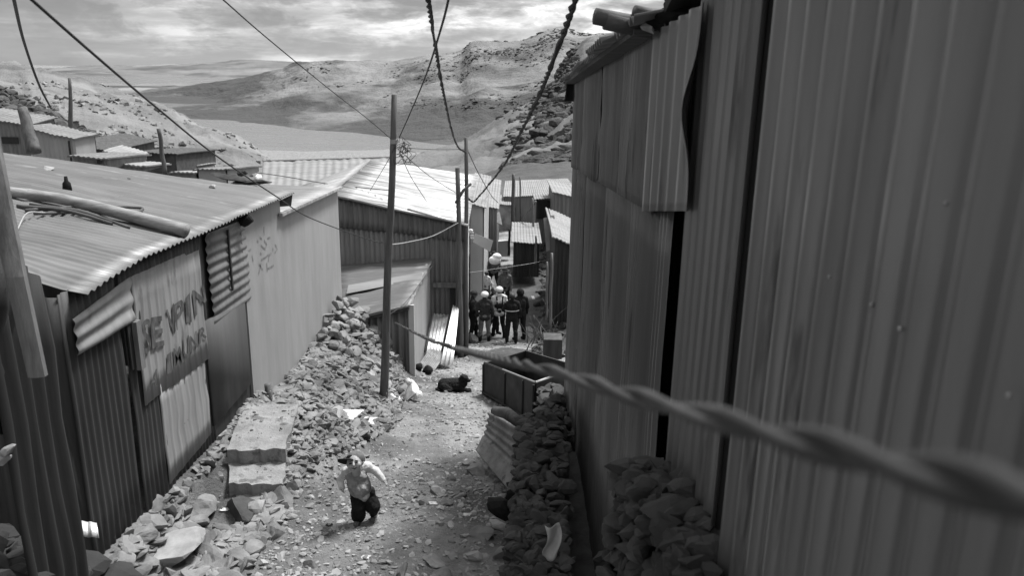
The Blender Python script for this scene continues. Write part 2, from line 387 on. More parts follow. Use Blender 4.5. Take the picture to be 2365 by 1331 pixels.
# far plain with its mesa, behind the lake
cp = [-500, 0, 150, 300, 420, 500, 560, 620, 700, 800, 900, 1100, 1600, 2400]
def row(ys, Y): return [P(x, y, Y) for x, y in zip(cp, ys)]
sh = [PZ(x, 274, -153) for x in cp]
r1 = [P(x, y, 3300) for x, y in zip(cp, [236, 232, 236, 240, 245, 248, 250, 250, 250, 250, 250, 250, 250, 250])]
r2 = [P(x, y, 4600) for x, y in zip(cp, [200, 198, 200, 203, 206, 208, 210, 210, 210, 210, 210, 210, 210, 210])]
r3 = [P(x, y, 7500) for x, y in zip(cp, [180, 178, 178, 180, 182, 180, 180, 178, 176, 176, 176, 176, 176, 176])]
r4 = [P(x, y, 11000) for x, y in zip(cp, [178, 168, 158, 150, 148, 143, 138, 139, 145, 143, 147, 150, 150, 150])]
r5 = [Vector((q.x*1.3, q.y*1.25, -180)) for q in r4]
loft('far_plain', M['hill_far'], [sh, r1, r2, r3, r4, r5], 18, 18, 60, .0009, amps=[.0, .5, .9, 1.3, .7, .5], ridge=.4)
# right-hand slope
cp = [780, 880, 960, 1080, 1180, 1260, 1312, 1350, 1400, 1480, 1600, 1900, 2700, 4200]
cr = [P(x, y, Y) for x, y, Y in zip(cp, [418, 398, 376, 330, 268, 222, 140, 105, 98, 92, 70, 50, 60, 90], [520, 560, 600, 720, 820, 900, 950, 950, 950, 900, 850, 800, 760, 640])]
md = [P(x, y, Y) for x, y, Y in zip(cp, [428, 410, 395, 370, 330, 292, 262, 240, 225, 210, 200, 190, 190, 200], [420, 430, 440, 460, 480, 500, 520, 520, 520, 500, 480, 460, 440, 400])]
ft = [P(x, y, Y) for x, y, Y in zip(cp, [448, 445, 440, 436, 430, 425, 420, 420, 415, 410, 400, 390, 380, 380], [190]*14)]
f0 = [Vector((q.x*.6, 95, -19)) for q in ft]
bk = [Vector((q.x*1.3, q.y*1.6, -175)) for q in cr]
RSLOPE = loft('right_slope', M['hill_right'], [f0, ft, md, cr, bk], 18, 22, 13, .011, amps=[.05, .25, .9, .5, 1], ridge=.6)
# left hillside above the village
cp = [-500, -200, 0, 100, 160, 260, 370, 430, 480, 550, 600, 640, 700]
cr = [P(x, y, Y) for x, y, Y in zip(cp, [20, 120, 188, 210, 228, 256, 292, 318, 345, 368, 396, 428, 480], [150, 140, 130, 125, 122, 118, 112, 108, 104, 100, 98, 96, 92])]
md = [P(x, y, Y) for x, y, Y in zip(cp, [190, 240, 285, 296, 302, 315, 345, 362, 378, 398, 420, 448, 495], [62]*13)]
lw = [P(x, y, Y) for x, y, Y in zip(cp, [330, 360, 380, 388, 392, 400, 412, 420, 428, 440, 455, 480, 530], [34]*13)]
f0 = [Vector((q.x*.8, 22, -9.5)) for q in lw]
bk = [Vector((q.x*1.25-10, q.y*1.7, -60)) for q in cr]
HILL = loft('hillside', M['hill_left'], [f0, lw, md, cr, bk], 14, 22, 1.3, .14, amps=[.1, .6, 1, .9, 4], ridge=.5)

# ------------------------------------------------------------------ houses
XL = -3.9
def YL(px, py, X=XL): return PX(px, py, X).y
# --- house with the painted wall, left
ay0, ay1 = 6.45, YL(645, 640)
hA = thing('corrugated_house', 'long grey tin house with black painted letters on its street wall', 'house', (XL-2.5, (ay0+ay1)/2, H(XL, 9)))
def eaveA(y): return interp(y, [6, 6.7, 13.3], [-1.93, -1.93, -2.16])
def baseA(y): return interp(y, [6, 9.35, 12.4, 13.5], [-4.75, -4.85, -5.3, -5.45])
def wallA(px0, px1, py, m, name, x=XL, top=None, bot=None, **k):
    y0, y1 = YL(px0, py, x), YL(px1, py, x)
    t0, t1 = (eaveA(y0)-.03, eaveA(y1)-.03) if top is None else (ZV(x, y0, top[0]), ZV(x, y1, top[1]))
    b0, b1 = (baseA(y0), baseA(y1)) if bot is None else (ZV(x, y0, bot[0]), ZV(x, y1, bot[1]))
    if k.pop('slab', False): v, f = slab((x, y0, b0), (x, y1, b1), (x, y1, t1), (x, y0, t0), k.get('th', .03))
    elif k.pop('horiz', False): v, f = corr((x, y0, b0), (x, y0, t0), (x, y1, t1), (x, y1, b1), flip=-1, **k)
    else: v, f = corr((x, y0, b0), (x, y1, b1), (x, y1, t1), (x, y0, t0), **k)
    return link(name, v, f, m, hA, smooth=not k.get('flat', False))
ya = YL(300, 850); yb = YL(480, 780); yc = YL(568, 700)
def wY(y0, y1, m, name, x=XL, **k):
    return link(name, *corr((x, y0, baseA(y0)), (x, y1, baseA(y1)), (x, y1, eaveA(y1)-.03), (x, y0, eaveA(y0)-.03), **k), m, hA, smooth=True)
wY(ay0, ya-.08, M['sheet_dark'], 'wall_sheet', pitch=.11, amp=.011, dent=.02, seed=3)
wY(ya-.02, yb, M['sheet_dark'], 'wall_sheet', x=XL+.0, pitch=.10, amp=.007, dent=.02, seed=8)
# pale painted upper sheets with writing
p = wallA(318, 478, 780, M['sheet_paint'], 'painted_sheet', x=XL+.03, top=(640, 572), bot=(938, 828), pitch=.17, amp=.006, kind='rib', dent=.02, seed=5, ragged=.05)
wallA(368, 480, 900, M['sheet_paint'], 'lower_sheet', x=XL+.018, top=(892, 800), bot=(1120, 1000), pitch=.17, amp=.005, kind='rib', dent=.02, seed=9)
wallA(482, 574, 620, M['sheet_mid'], 'louvre_sheet', x=XL+.02, top=(540, 505), bot=(752, 690), pitch=.13, amp=.012, horiz=True, nv=4, dent=.02)
link('dark_strip', *box((XL+.03, YL(526, 620)-.02, -3.05), (XL+.055, YL(526, 620)+.02, -2.2)), M['sheet_black'], hA)
d = wallA(482, 576, 830, M['door_dark'], 'door', x=XL+.03, top=(742, 700), bot=(985, 886), slab=True, th=.03)
link('door_sill', *slab((XL+.01, yb, baseA(yb)+.05), (XL+.09, yb, baseA(yb)+.05), (XL+.09, yc+.1, baseA(yc)+.05), (XL+.01, yc+.1, baseA(yc)+.05), .1), M['wood_pale'], hA)
wp = link('plaster_wall', *slab((XL+.012, yc, baseA(yc)), (XL+.012, ay1+.25, baseA(ay1)), (XL+.012, ay1+.25, eaveA(ay1)-.05), (XL+.012, yc, eaveA(yc)-.05), .1), M['plaster'], hA)
link('wall_board', *slab((XL-.03, yb-.05, baseA(yb)), (XL-.03, yc+.05, baseA(yc)), (XL-.03, yc+.05, eaveA(yc)-.05), (XL-.03, yb-.05, eaveA(yb)-.05), .03), M['sheet_dark'], hA)
# diagonal awning sheet and the dark window slot
wallA(168, 312, 740, M['sheet_paint'], 'awning_sheet', x=XL+.05, top=(738, 640), bot=(822, 742), pitch=.16, amp=.013, horiz=True, nv=5, dent=.02)
link('window_slot', *box((XL+.02, YL(292, 800), ZV(XL, YL(292, 800), 856)), (XL+.035, YL(312, 800), ZV(XL, YL(292, 800), 735))), M['sheet_black'], hA)
link('window_post', *box((XL+.04, YL(301, 800), ZV(XL, YL(301, 800), 856)), (XL+.09, YL(312, 800), ZV(XL, YL(301, 800), 745))), M['wood_plank'], hA)
# near end wall facing the camera
link('end_wall', *corr((-9, ay0, -5), (XL, ay0, -4.9), (XL, ay0, -1.99), (-9, ay0, -.75), pitch=.21, amp=.03, nv=6, dent=.05, seed=4, flip=1), M['sheet_dark'], hA, smooth=True)
link('back_wall', *slab((-9, 12.6, -5), (XL, ay1+.2, -5.3), (XL, ay1+.2, -2.3), (-9, 12.6, -1.6), .05), M['sheet_dark'], hA)
# roof: ribs run away from the street
def roofA(u, v):      # u along the eave (Y), v from the street edge leftwards
    y = lerp(6.62, 13.35, u); ln = 5.6; x = -3.74-v*ln
    yb_ = lerp(6.62, 12.6, u); y = lerp(y, yb_, v)
    z = eaveA(y)+.02+v*ln*lerp(.23, .14, u)
    sag = -.10*math.exp(-((y-6.6)/.5)**2)*math.exp(-((x+3.9)/.5)**2)
    z += .013*math.sin(y/.115*2*math.pi)+.02*fr(Vector((x*1.3, y*1.3, 2)), 4)+sag+.012*math.sin(v*40+y)*.3
    if v > .31 and u < .62: z += .02*sst(.31, .312, v)
    return Vector((x, y, z)), Vector((0, 0, 1))
V_, F_ = grid(roofA, 520, 26, .006); la, lb = P(20, 455, 9.0), P(432, 551, 7.6)
def newer(c):
    q_ = RT @ c; x_ = CX+FPX*q_.x/-q_.z; y_ = CY-FPX*q_.y/-q_.z      # which sheets are newer zinc
    return (y_ > 455+(x_-20)*.235+6 and c.y < 9.0) or (c.x < -5.2 and 9.9 < c.y < 10.7+.1*(c.x+6))
rf = link('roof', V_, F_, None, hA, smooth=True, mats=[M['roof_grey'], M['roof_new']], fm=[1 if newer(sum((V_[i_] for i_ in f_), Vector())/len(f_)) else 0 for f_ in F_])
link('pale_roof_sheet', *corr(P(30, 470, 9.2)+Vector((0, 0, .05)), P(160, 475, 9.4)+Vector((0, 0, .04)), P(250, 430, 10.6)+Vector((0, 0, .04)), P(-20, 400, 10.8)+Vector((0, 0, .05)), pitch=.11, amp=.012), M['roof_pale'], rf, smooth=True) if False else None
link('rafter', *slab((XL+.02, 6.62, -2.02), (XL+.10, 6.62, -2.02), (XL+.10, 13.3, -2.24), (XL+.02, 13.3, -2.24), .05), M['log'], hA) if False else None
link('gutter_flap', *slab(P(632, 470, 12.9), P(675, 450, 13.35), P(672, 476, 13.35), P(640, 478, 12.9), .01), M['sheet_black'], hA)
link('eave_knot', *rocks([(PX(570, 508, XL+.12), (.09, .09, .10), (0, 0, 0))]), M['cloth_black'], hA)

def on_roofA(px, py, lift=.0):
    lo, hi = 5.5, 14
    d = ray(px, py)
    for k in range(60):
        t = (lo+hi)/2; q = d*(t/d.y); v = (-3.74-q.x)/5.6; u = (q.y-6.62)/6.5
        z = eaveA(q.y)+.02+v*5.6*lerp(.23, .14, min(1, max(0, u)))
        if q.z > z: lo = t
        else: hi = t
    return q+Vector((0, 0, lift))
# log, rod loop and little things on that roof
tag(link('log', *tube(smoothpath([on_roofA(-60, 452, .09), on_roofA(130, 475, .09), on_roofA(290, 515, .1), on_roofA(432, 551, .09)], 6), [.055+.0015*k for k in range(19)], 12, .12), M['wood_pale'], smooth=True), 'long pale log lying across the grey tin roof', 'log')
tag(link('bent_rod', *tube(smoothpath([on_roofA(60, 492, .03), on_roofA(200, 485, .04), on_roofA(318, 487, .04), on_roofA(326, 494, .04), on_roofA(300, 499, .04), on_roofA(200, 496, .03), on_roofA(80, 500, .03)], 8), .018, 8), M['log'], smooth=True), 'dark hose bent double behind the pale log on the roof', 'hose')
for k, (a, b) in enumerate([((40, 482), (260, 523)), ((70, 478), (300, 532)), ((100, 492), (230, 505))]):
    lb_ = ('thickest dark stick', 'long dark stick reaching farthest right', 'short thin dark stick')[k]
    tag(link('branch', *tube(smoothpath([on_roofA(*a, .03), (on_roofA(*a, .05)+on_roofA(*b, .05))/2+Vector((0, .04, .02)), on_roofA(*b, .03)], 6), .022-.004*k, 7, .2), M['log'], smooth=True), lb_+' under the pale log on the tin roof', 'stick', 'sticks under the log')
tag(link('roof_wire', *tube(smoothpath([on_roofA(40, 540, .03), on_roofA(65, 510, .08), on_roofA(105, 502, .05)], 6), .009, 6), M['wire_pale'], smooth=True), 'short pale wire curling over the near edge of the tin roof', 'wire')
tag(link('bottle', *merge(tube([on_roofA(156, 441, 0), on_roofA(156, 441, .1), on_roofA(156, 441, .13), on_roofA(156, 441, .19)], [.06, .05, .025, .02], 10)), M['cloth_black'], smooth=True), 'small dark bottle standing on the tin roof', 'bottle')
for a, s_, l_ in (((112, 393), .1, 'flat pale stone on the far part of the tin roof'), ((490, 435), .07, 'small white stone near the back edge of the tin roof'), ((298, 416), .035, 'tiny dark stone in the middle of the tin roof')):
    tag(link('roof_stone', *rocks([(on_roofA(*a, .02), (s_, s_*.8, s_*.45), (0, 0, 1))]), M['stone_light'] if s_ > .05 else M['stone_dark']), l_, 'stone')
tag(link('tarp_scrap', *rocks([(on_roofA(540, 417, .05), (.35, .12, .05), (0, .1, -.3)), (on_roofA(590, 427, .05), (.35, .1, .05), (0, -.05, -.35)), (on_roofA(562, 412, .1), (.08, .08, .07), (0, 0, 0))]), M['sheet_black']), 'black crumpled tarp at the back corner of the tin roof', 'tarp')
tag(link('white_bundle', *rocks([(P(596, 418, 14.2), (.09, .09, .09), (0, 0, 0)), (P(592, 422, 14.2), (.07, .09, .07), (1, 0, 0))]), M['white'], smooth=True), 'small white bundle beside the black tarp behind the tin roof', 'bundle')

# painted letters: real glyph shapes laid on the sheet
def glyph(ch):
    cu = bpy.data.curves.new('t', 'FONT'); cu.body = ch; cu.resolution_u = 3; cu.offset = .016
    o = bpy.data.objects.new('t', cu); C.objects.link(o); dg = bpy.context.evaluated_depsgraph_get(); dg.update()
    me = bpy.data.meshes.new_from_object(o.evaluated_get(dg)); V = [v.co.copy() for v in me.vertices]; F = [tuple(p.vertices) for p in me.polygons]
    bpy.data.objects.remove(o); bpy.data.meshes.remove(me)
    x0 = min(v.x for v in V); x1 = max(v.x for v in V); y0 = min(v.y for v in V); y1 = max(v.y for v in V)
    return [((v.x-x0)/(x1-x0), (v.y-y0)/(y1-y0)) for v in V], F
def paint(ch, quad, parent, m, X):
    """quad: pixel corners bl, br, tr, tl on the wall plane"""
    q = [PX(*c, X) for c in quad]; g_, F = glyph(ch)
    V = []
    for u, v in g_:
        u += .05*noise.noise(Vector((u*4, v*5, ord(ch)))); v += .04*noise.noise(Vector((u*6, v*5, ord(ch)+9)))
        a = q[0].lerp(q[1], u).lerp(q[3].lerp(q[2], u), v); a.x = X; V.append(a)
    return V, F
LX = XL+.043
let = [('S', (332, 826), (350, 808), (346, 734), (326, 742)), ('E', (352, 806), (380, 798), (374, 730), (348, 734)),
       ('V', (396, 778), (408, 768), (402, 700), (383, 718)), ('P', (404, 768), (426, 750), (424, 688), (402, 704)), ('I', (430, 748), (443, 744), (438, 676), (428, 690)), ('N', (450, 734), (477, 694), (470, 658), (444, 672)),
       ('A', (343, 904), (362, 890), (376, 850), (346, 856)), ('I', (386, 866), (397, 860), (396, 812), (386, 820)), ('M', (402, 848), (425, 836), (416, 800), (400, 806)), ('U', (424, 832), (440, 820), (436, 774), (422, 786)), ('N', (441, 818), (456, 802), (454, 764), (438, 778)), ('R', (460, 796), (478, 778), (474, 750), (459, 762))]
link('painted_writing', *merge(*[paint(c, q, p, None, LX) for c, *q in let]), M['paint_black'], p)
# faint emblem and marks on the plaster
def strokes(lst, X, wpx):
    out = []
    for a, b in lst:
        pa, pb = PX(*a, X), PX(*b, X); d = (pb-pa).normalized(); s = Vector((1, 0, 0)).cross(d)*wpx
        out.append(([pa-s*.4, pa+s, pb+s*.5, pb-s], [(0, 1, 2, 3)]))
    return merge(*out)
link('faded_drawing', *strokes([((609, 524), (611, 543)), ((600, 549), (605, 551)), ((618, 552), (625, 547)), ((594, 557), (597, 558)), ((610, 556), (616, 563)), ((616, 563), (614, 574)), ((614, 575), (608, 573)), ((603, 567), (609, 571)), ((636, 566), (640, 572)), ((641, 574), (635, 585)), ((630, 573), (631, 580)), ((575, 580), (580, 575)), ((582, 590), (585, 604)), ((574, 612), (576, 616)), ((603, 607), (598, 633)), ((598, 610), (607, 622)), ((603, 602), (616, 592)), ((616, 592), (627, 585)), ((622, 588), (620, 604)), ((616, 607), (618, 628)), ((618, 622), (632, 613)), ((601, 585), (604, 587))], XL+.016, .022), M['paint_faint'], wp)

# --- tall plain house
by0, by1 = YL(655, 690)+.02, YL(788, 590)
hB = thing('plain_house', 'tall house with a smooth pale blank wall above the rubble slope', 'house', (XL-2, 14.5, -5.4))
zt0, zt1 = ZV(XL-.02, by0, 500), ZV(XL-.02, by1, 438)
link('wall', *slab((XL-.02, by0, -6.0), (XL-.02, by1, -6.6), (XL-.02, by1, zt1), (XL-.02, by0, zt0), .12), M['plaster'], hB)
link('back_wall', *slab((-6.2, by1, -6.6), (XL-.14, by1, -6.6), (XL-.14, by1, zt1-.1), (-6.2, by1, zt1-.3), .1), M['plaster'], hB)
link('patch_board', *slab((XL-.015, YL(648, 800)+.05, -5.3), (XL-.005, YL(657, 800)+.06, -5.35), (XL-.005, YL(657, 800)+.06, -4.9), (XL-.015, YL(648, 800)+.05, -4.75), .01), M['sheet_paint'], hB)
a, b = PX(648, 495, XL+.06), PX(792, 434, XL+.06); c_, d_ = P(700, 395, 19.5), P(640, 440, 15.2)
link('roof', *corr((XL+.06, by0-.1, zt0+.03), (XL+.06, by1+.05, zt1+.03), (-6.2, by1+.9, zt1-.05), (-6.2, by0+.3, zt0-.15), pitch=.13, amp=.012, nv=4, dent=.02), M['roof_pale'], hB, smooth=True)
link('roof_edge_trim', *slab((XL+.03, by0-.1, zt0+.07), (XL+.10, by0-.1, zt0+.07), (XL+.10, by1+.05, zt1+.07), (XL+.03, by1+.05, zt1+.07), .05), M['roof_bright'], hB)

# --- gabled house with the shiny roof, wall facing us
YC = 21.5
hC = thing('gabled_house', 'corrugated zinc house under a bright shiny roof behind the tall pole', 'house', (-2.7, 22, -8.4))
tl, tr = P(780, 453, YC), P(1076, 518, YC)
sp = P(790, 524, YC).z
def zC(x): return lerp(tl.z, tr.z, (x-tl.x)/(tr.x-tl.x))
xs = P(1080, 640, YC).x
midz = lambda x: sp-.0*x
link('upper_sheets', *corr((tl.x, YC-.03, midz(tl.x)), (xs, YC-.03, sp-.35), (xs, YC-.03, zC(xs)), (tl.x, YC-.03, tl.z), pitch=.14, amp=.022, nv=3, dent=.01, ragged=.05), M['sheet_mid'], hC, smooth=True)
link('wall', *corr((tl.x, YC, -8.6), (xs, YC, -8.6), (xs, YC, midz(tl.x)+.0), (tl.x, YC, midz(tl.x)+.1), pitch=.14, amp=.022, nv=3, dent=.01), M['sheet_mid'], hC, smooth=True)
link('side_wall', *corr((xs, YC, -8.8), (xs-.38, 28.5, -9.6), (xs-.38, 28.5, tr.z-.15), (xs, YC, tr.z-.02), pitch=.12, amp=.012, nv=3), M['plaster_pale'], hC, smooth=True)
link('ledge', *box((P(1000, 660, YC).x, YC-.12, P(1000, 662, YC).z), (xs, YC-.02, P(1000, 652, YC).z)), M['wood_plank'], hC)
link('door', *box((P(1040, 740, YC).x, YC-.04, -8.5), (P(1052, 740, YC).x, YC-.02, P(1045, 660, YC).z)), M['sheet_black'], hC)
br, bl = P(1103, 404, 29), P(858, 371, 29)
link('roof', *corr(tl+Vector((-.1, -.15, .05)), bl, br, P(1082, 522, YC-.2)+Vector((0, 0, .05)), pitch=.24, amp=.030, nv=8, dent=.05, seed=2, flip=-1, per=8), M['roof_bright'], hC, smooth=True)
link('roof_edge', *tube([tl+Vector((0, -.2, .03)), tl.lerp(tr, .5)+Vector((0, -.2, .02)), tr+Vector((.1, -.2, .02))], .035, 8), M['roof_bright'], hC, smooth=True)
link('roof_edge', *tube([P(941, 483, 21.2), P(1082, 521, 21.2)], .035, 8), M['lit_sheet'], hC, smooth=True)
link('roof_hill_side', *corr(tl+Vector((-.15, 0, .06)), bl+Vector((0, 0, .02)), P(690, 432, 27), P(700, 455, 20), pitch=.24, amp=.02, nv=4, dent=.04), M['roof_pale'], hC, smooth=True)
# --- lean-to in front of it
hD = thing('lean_to', 'low tin lean-to between the blank wall and the tall pole', 'lean-to', (-3, 18.3, -7.3))
DY = 17.0
dl, dr = P(770, 742, DY), P(946, 702, DY)
ul, ur = P(770, 612, 21.35), P(1001, 598, 21.35)
link('roof', *corr(dl+Vector((0, -.1, 0)), ul, ur, dr+Vector((.03, -.1, 0)), pitch=.5, amp=.012, nv=6, dent=.05, seed=6, flip=-1), M['roof_grey'], hD, smooth=True)
link('pale_strip', *slab(P(805, 664, 19.1)+Vector((0, 0, .05)), P(975, 634, 19.7)+Vector((0, 0, .05)), P(975, 650, 19.2)+Vector((0, 0, .05)), P(800, 684, 18.5)+Vector((0, 0, .05)), .01), M['roof_pale'], hD)
link('front_wall', *corr((dl.x, DY, -7.4), (dr.x, DY, -7.6), (dr.x, DY, dr.z-.06), (dl.x, DY, dl.z-.06), pitch=.165, amp=.03, nv=3, dent=.015), M['sheet_mid'], hD, smooth=True)
link('eave_beam', *tube([dl+Vector((0, -.13, -.05)), dr+Vector((0, -.13, -.05))], .03, 8), M['sheet_black'], hD)
link('eave_sheet', *corr(dl+Vector((0, -.07, -.12)), dl+Vector((0, -.07, .0)), dr+Vector((0, -.07, .0)), dr+Vector((0, -.07, -.12)), pitch=.06, amp=.01, nv=2), M['sheet_mid'], hD, smooth=True)
link('side_wall', *slab((dr.x, DY, -7.7), (ur.x-.1, 21.4, -8.6), (ur.x-.1, 21.4, ur.z-.02), (dr.x, DY, dr.z-.02), .05), M['plaster'], hD)
link('corner_post', *box((dr.x-.02, DY-.05, -7.6), (dr.x+.10, DY+.02, dr.z-.02)), M['plaster_pale'], hD)

# generic shack: front wall faces us at depth Y, roof rises or falls to the back
def shack(label, px0, px1, pyb, pt0, pt1, Y, dep, pyback, wm, rm, roof_over=.10, ribs=True, door=None, window=None, group=None, name='shack', pitch=.14, wshift=0):
    x0, x1 = P(px0, pt0, Y).x, P(px1, pt1, Y).x; z0, z1 = ZV(x0, Y, pt0), ZV(x1, Y, pt1); zb = ZV((x0+x1)/2, Y, pyb)
    zr = ZV((x0+x1)/2, Y+dep, pyback); dz = zr-(z0+z1)/2
    t = thing(name, label, 'house', ((x0+x1)/2, Y+dep/2, zb), group)
    back = (z0+dz, z1+dz)
    link('wall', *merge(corr((x0, Y, zb), (x1, Y, zb), (x1, Y, z1), (x0, Y, z0), pitch=pitch, amp=.014 if ribs else .0, nv=2, per=6, kind='sin' if ribs else 'flat'),
         slab((x1, Y, zb), (x1, Y+dep, zb), (x1, Y+dep, back[1]), (x1, Y, z1), .04), slab((x0, Y+dep, zb), (x0, Y, zb), (x0, Y, z0), (x0, Y+dep, back[0]), .04),
         slab((x1, Y+dep, zb), (x0, Y+dep, zb), (x0, Y+dep, back[0]), (x1, Y+dep, back[1]), .04)), wm, t, smooth=False)
    o = roof_over
    link('roof', *corr((x0-o, Y-o, z0+.03), (x1+o, Y-o, z1+.03), (x1+o, Y+dep+o, back[1]+.03), (x0-o, Y+dep+o, back[0]+.03), pitch=pitch, amp=.012, nv=3, per=6, th=.04, dent=.04), rm, t, smooth=False)
    for nm, q, m in (('door', door, M['sheet_black']), ('window', window, M['sheet_black'])):
        if q:
            a, b = P(q[0], q[2], Y), P(q[1], q[3], Y)
            link(nm, *box((a.x, Y-.05, b.z), (b.x, Y-.02, a.z)), m, t)
    return t
# --- behind the shiny roof
hE = thing('tin_house', 'large pale tin roof rising behind the blank-walled house, before the lake', 'house', (-9, 31, -9))
e = [P(598, 446, 26), P(905, 446, 26), P(905, 364, 33), P(609, 373, 33)]
link('roof', *corr(e[0], e[1], e[2], e[3], pitch=.3, amp=.012, nv=4, dent=.05, flip=1), M['roof_pale'], hE, smooth=True)
link('wall', *slab((e[0].x+.2, 26.2, -9.5), (e[1].x-.2, 26.2, -9.5), (e[1].x-.2, 26.2, e[0].z), (e[0].x+.2, 26.2, e[0].z), .1), M['plaster'], hE)
link('wall', *slab((e[3].x+.2, 33, -9.5), (e[3].x+.2, 26.2, -9.5), (e[0].x+.2, 26.2, e[0].z), (e[3].x+.2, 33, e[3].z-.05), .1), M['plaster'], hE)
link('ridge_cap', *tube([e[3], e[3].lerp(e[2], .4), e[2]], .05, 6), M['roof_grey'], hE)
# --- left hillside houses
shack('grey tin cabin on the left hillside with a pale roof edge and barred window', -60, 62, 370, 268, 290, 26, 1.6, 262, M['sheet_mid'], M['roof_grey'], window=(5, 45, 316, 332))
shack('light grey tin cabin with double roof edge beside the thick leaning post', 66, 172, 375, 296, 322, 24, 1.2, 300, M['plaster'], M['roof_grey'], door=(158, 168, 325, 372))
shack('dark low hut with a rounded stone side right of the light cabin', 176, 248, 372, 330, 350, 30, 4, 318, M['sheet_dark'], M['sheet_dark'])
shack('low hut with white window bars under the dark hut', 168, 245, 392, 362, 366, 22, 2.5, 356, M['sheet_mid'], M['roof_grey'], window=(225, 236, 368, 378))
shack('small open-fronted hut with a black doorway on the left hillside', 262, 312, 378, 345, 346, 34, 3, 338, M['sheet_mid'], M['roof_grey'], door=(266, 304, 348, 376))
shack('hut with a slanting white roof panel below the open-fronted hut', 246, 300, 385, 350, 368, 27, 1.2, 346, M['sheet_mid'], M['roof_pale'])
shack('flat pale roofed hut at the end of the grey tin roof', 262, 334, 396, 379, 383, 23, 1.5, 377, M['sheet_mid'], M['roof_pale'])
shack('round-topped dark stone hut behind the thin dark pole', 325, 405, 408, 352, 356, 30, 4, 345, M['stone_dark'], M['sheet_dark'], ribs=False)
shack('tiny white hut right of the thin dark pole', 404, 452, 405, 380, 382, 32, 2, 376, M['plaster_pale'], M['roof_bright'], ribs=False)
shack('grey boxy hut just above the back corner of the tin roof', 455, 524, 425, 394, 390, 24, 3, 386, M['plaster'], M['roof_grey'], ribs=False)
shack('low flat hut left of the grey boxy hut', 400, 456, 420, 400, 398, 25, 3, 396, M['sheet_mid'], M['roof_pale'], ribs=False)
# --- houses down the street, left side
shack('pale tin house on the street behind the twin poles', 1084, 1118, 720, 470, 480, 30, 6, 405, M['plaster_pale'], M['roof_pale'], ribs=False)
shack('narrow grey corrugated hut end at the bend of the street', 1116, 1148, 640, 476, 482, 36, 6, 415, M['sheet_mid'], M['roof_pale'])
shack('pale low shed at the end of the street', 1140, 1182, 560, 470, 474, 50, 6, 452, M['stone'], M['roof_pale'], ribs=False)
# --- right side of the street
shack('wide pale roofed house at the far end under the dark slope', 1165, 1335, 520, 455, 448, 52, 12, 416, M['sheet_mid'], M['roof_pale'], ribs=False, window=(1178, 1190, 480, 500))
shack('open black-mouthed shed with a pole frame on the right of the street', 1238, 1290, 560, 462, 455, 42, 4, 446, M['sheet_mid'], M['roof_pale'], door=(1240, 1277, 463, 506))
shack('zinc walled house with a pointed gable beside the black-mouthed shed', 1280, 1345, 520, 445, 458, 38, 6, 424, M['sheet_mid'], M['roof_pale'], pitch=.2)
shack('dark shed with a low corrugated roof in the middle right of the street', 1186, 1246, 640, 560, 562, 34, 5, 516, M['sheet_black'], M['roof_pale'])
shack('near dark shed with a pale roof right against the big zinc wall', 1282, 1350, 760, 548, 580, 26, 6, 495, M['sheet_black'], M['roof_pale'])

# ------------------------------------------------------------------ big zinc building, right
hR = thing('zinc_building', 'huge dull corrugated zinc building filling the right side of the lane', 'building', (2.5, 5, -5.5))
XR = .9
YF = PX(1318, 500, XR).y
def zt(y): return interp(y, [0, 4.15, YF], [.62, .30, ZV(XR, YF, 186)])
def YR(px, py, X=XR): return PX(px, py, X).y
YA, YG0, YG1, YB, YC_ = YR(1512, 420), YR(1530, 620), YR(1574, 620), YR(1772, 400), .55
def seam(y): return interp(y, [YA, YF], [ZV(XR, YA, 472), ZV(XR, YF, 378)])
def rsheet(name, y0, y1, zb0, zb1, zt0, zt1, m, x=XR, **k):
    return link(name, *corr((x, y1, zb1), (x, y0, zb0), (x, y0, zt0), (x, y1, zt1), flip=1, **k), m, hR, smooth=True)
# lower and upper rows of the far section (several overlapping sheets)
ys = [YF, 10.3, 8.3, 6.6, YA-.05]
for k, (a, b) in enumerate(zip(ys, ys[1:])):
    rsheet('upper_wall_sheet', b-.06, a, seam(b)-.05, seam(a)-.05, zt(b), zt(a), M['sheet_right'], x=XR-.012-.006*(k % 2), pitch=.12, amp=.012, nv=16, kind='rib', dent=.012, seed=k, ragged=.04)
ys = [YF, 9.9, 7.6, 6.0, YG0]
for k, (a, b) in enumerate(zip(ys, ys[1:])):
    rsheet('lower_wall_sheet', b-.05, a, -5.6, -6.6, seam(b)+.05, seam(a)+.05, M['sheet_right2'], x=XR+.012+.005*(k % 2), pitch=.12, amp=.012, nv=16, kind='rib', dent=.012, seed=k+20)
# hanging sheet over the gap, its edge curling away
y0, y1 = YR(1626, 250), YR(1508, 300)
def hang(u, v):
    y = lerp(y1, y0, u); zb = ZV(XR, y, 488); z = lerp(zb, zt(y)-.02, v)
    x = XR-.035-.012*prof('wide', (y1-y)/.26)-.06*sst(.8, 1, u)*math.exp(-((v-.5)/.2)**2)
    return Vector((x, y, z)), Vector((-1, 0, 0))
link('loose_sheet', *grid(hang, 48, 20, .003), M['sheet_right'], hR, smooth=True)
rsheet('middle_wall_sheet', YB+.25, YG1, -2.9, -3.6, zt(YB)+.6, zt(YG1)+.15, M['sheet_right'], x=XR+.01, pitch=.165, amp=.017, nv=10, kind='rib', dent=.007, seed=31)
rsheet('middle_wall_sheet', YB-.1, YB+.33, -2.9, -3.2, zt(YB)+.9, zt(YB)+.6, M['sheet_black'], x=XR+.035, pitch=.21, amp=.012, nv=6, kind='wide', dent=.02, seed=33)
rsheet('near_wall_sheet', YC_, YB, -2.9, -2.9, 1.8, 1.2, M['sheet_right2'], x=XR-.03, pitch=.165, amp=.015, nv=10, kind='wide', dent=.005, seed=37)
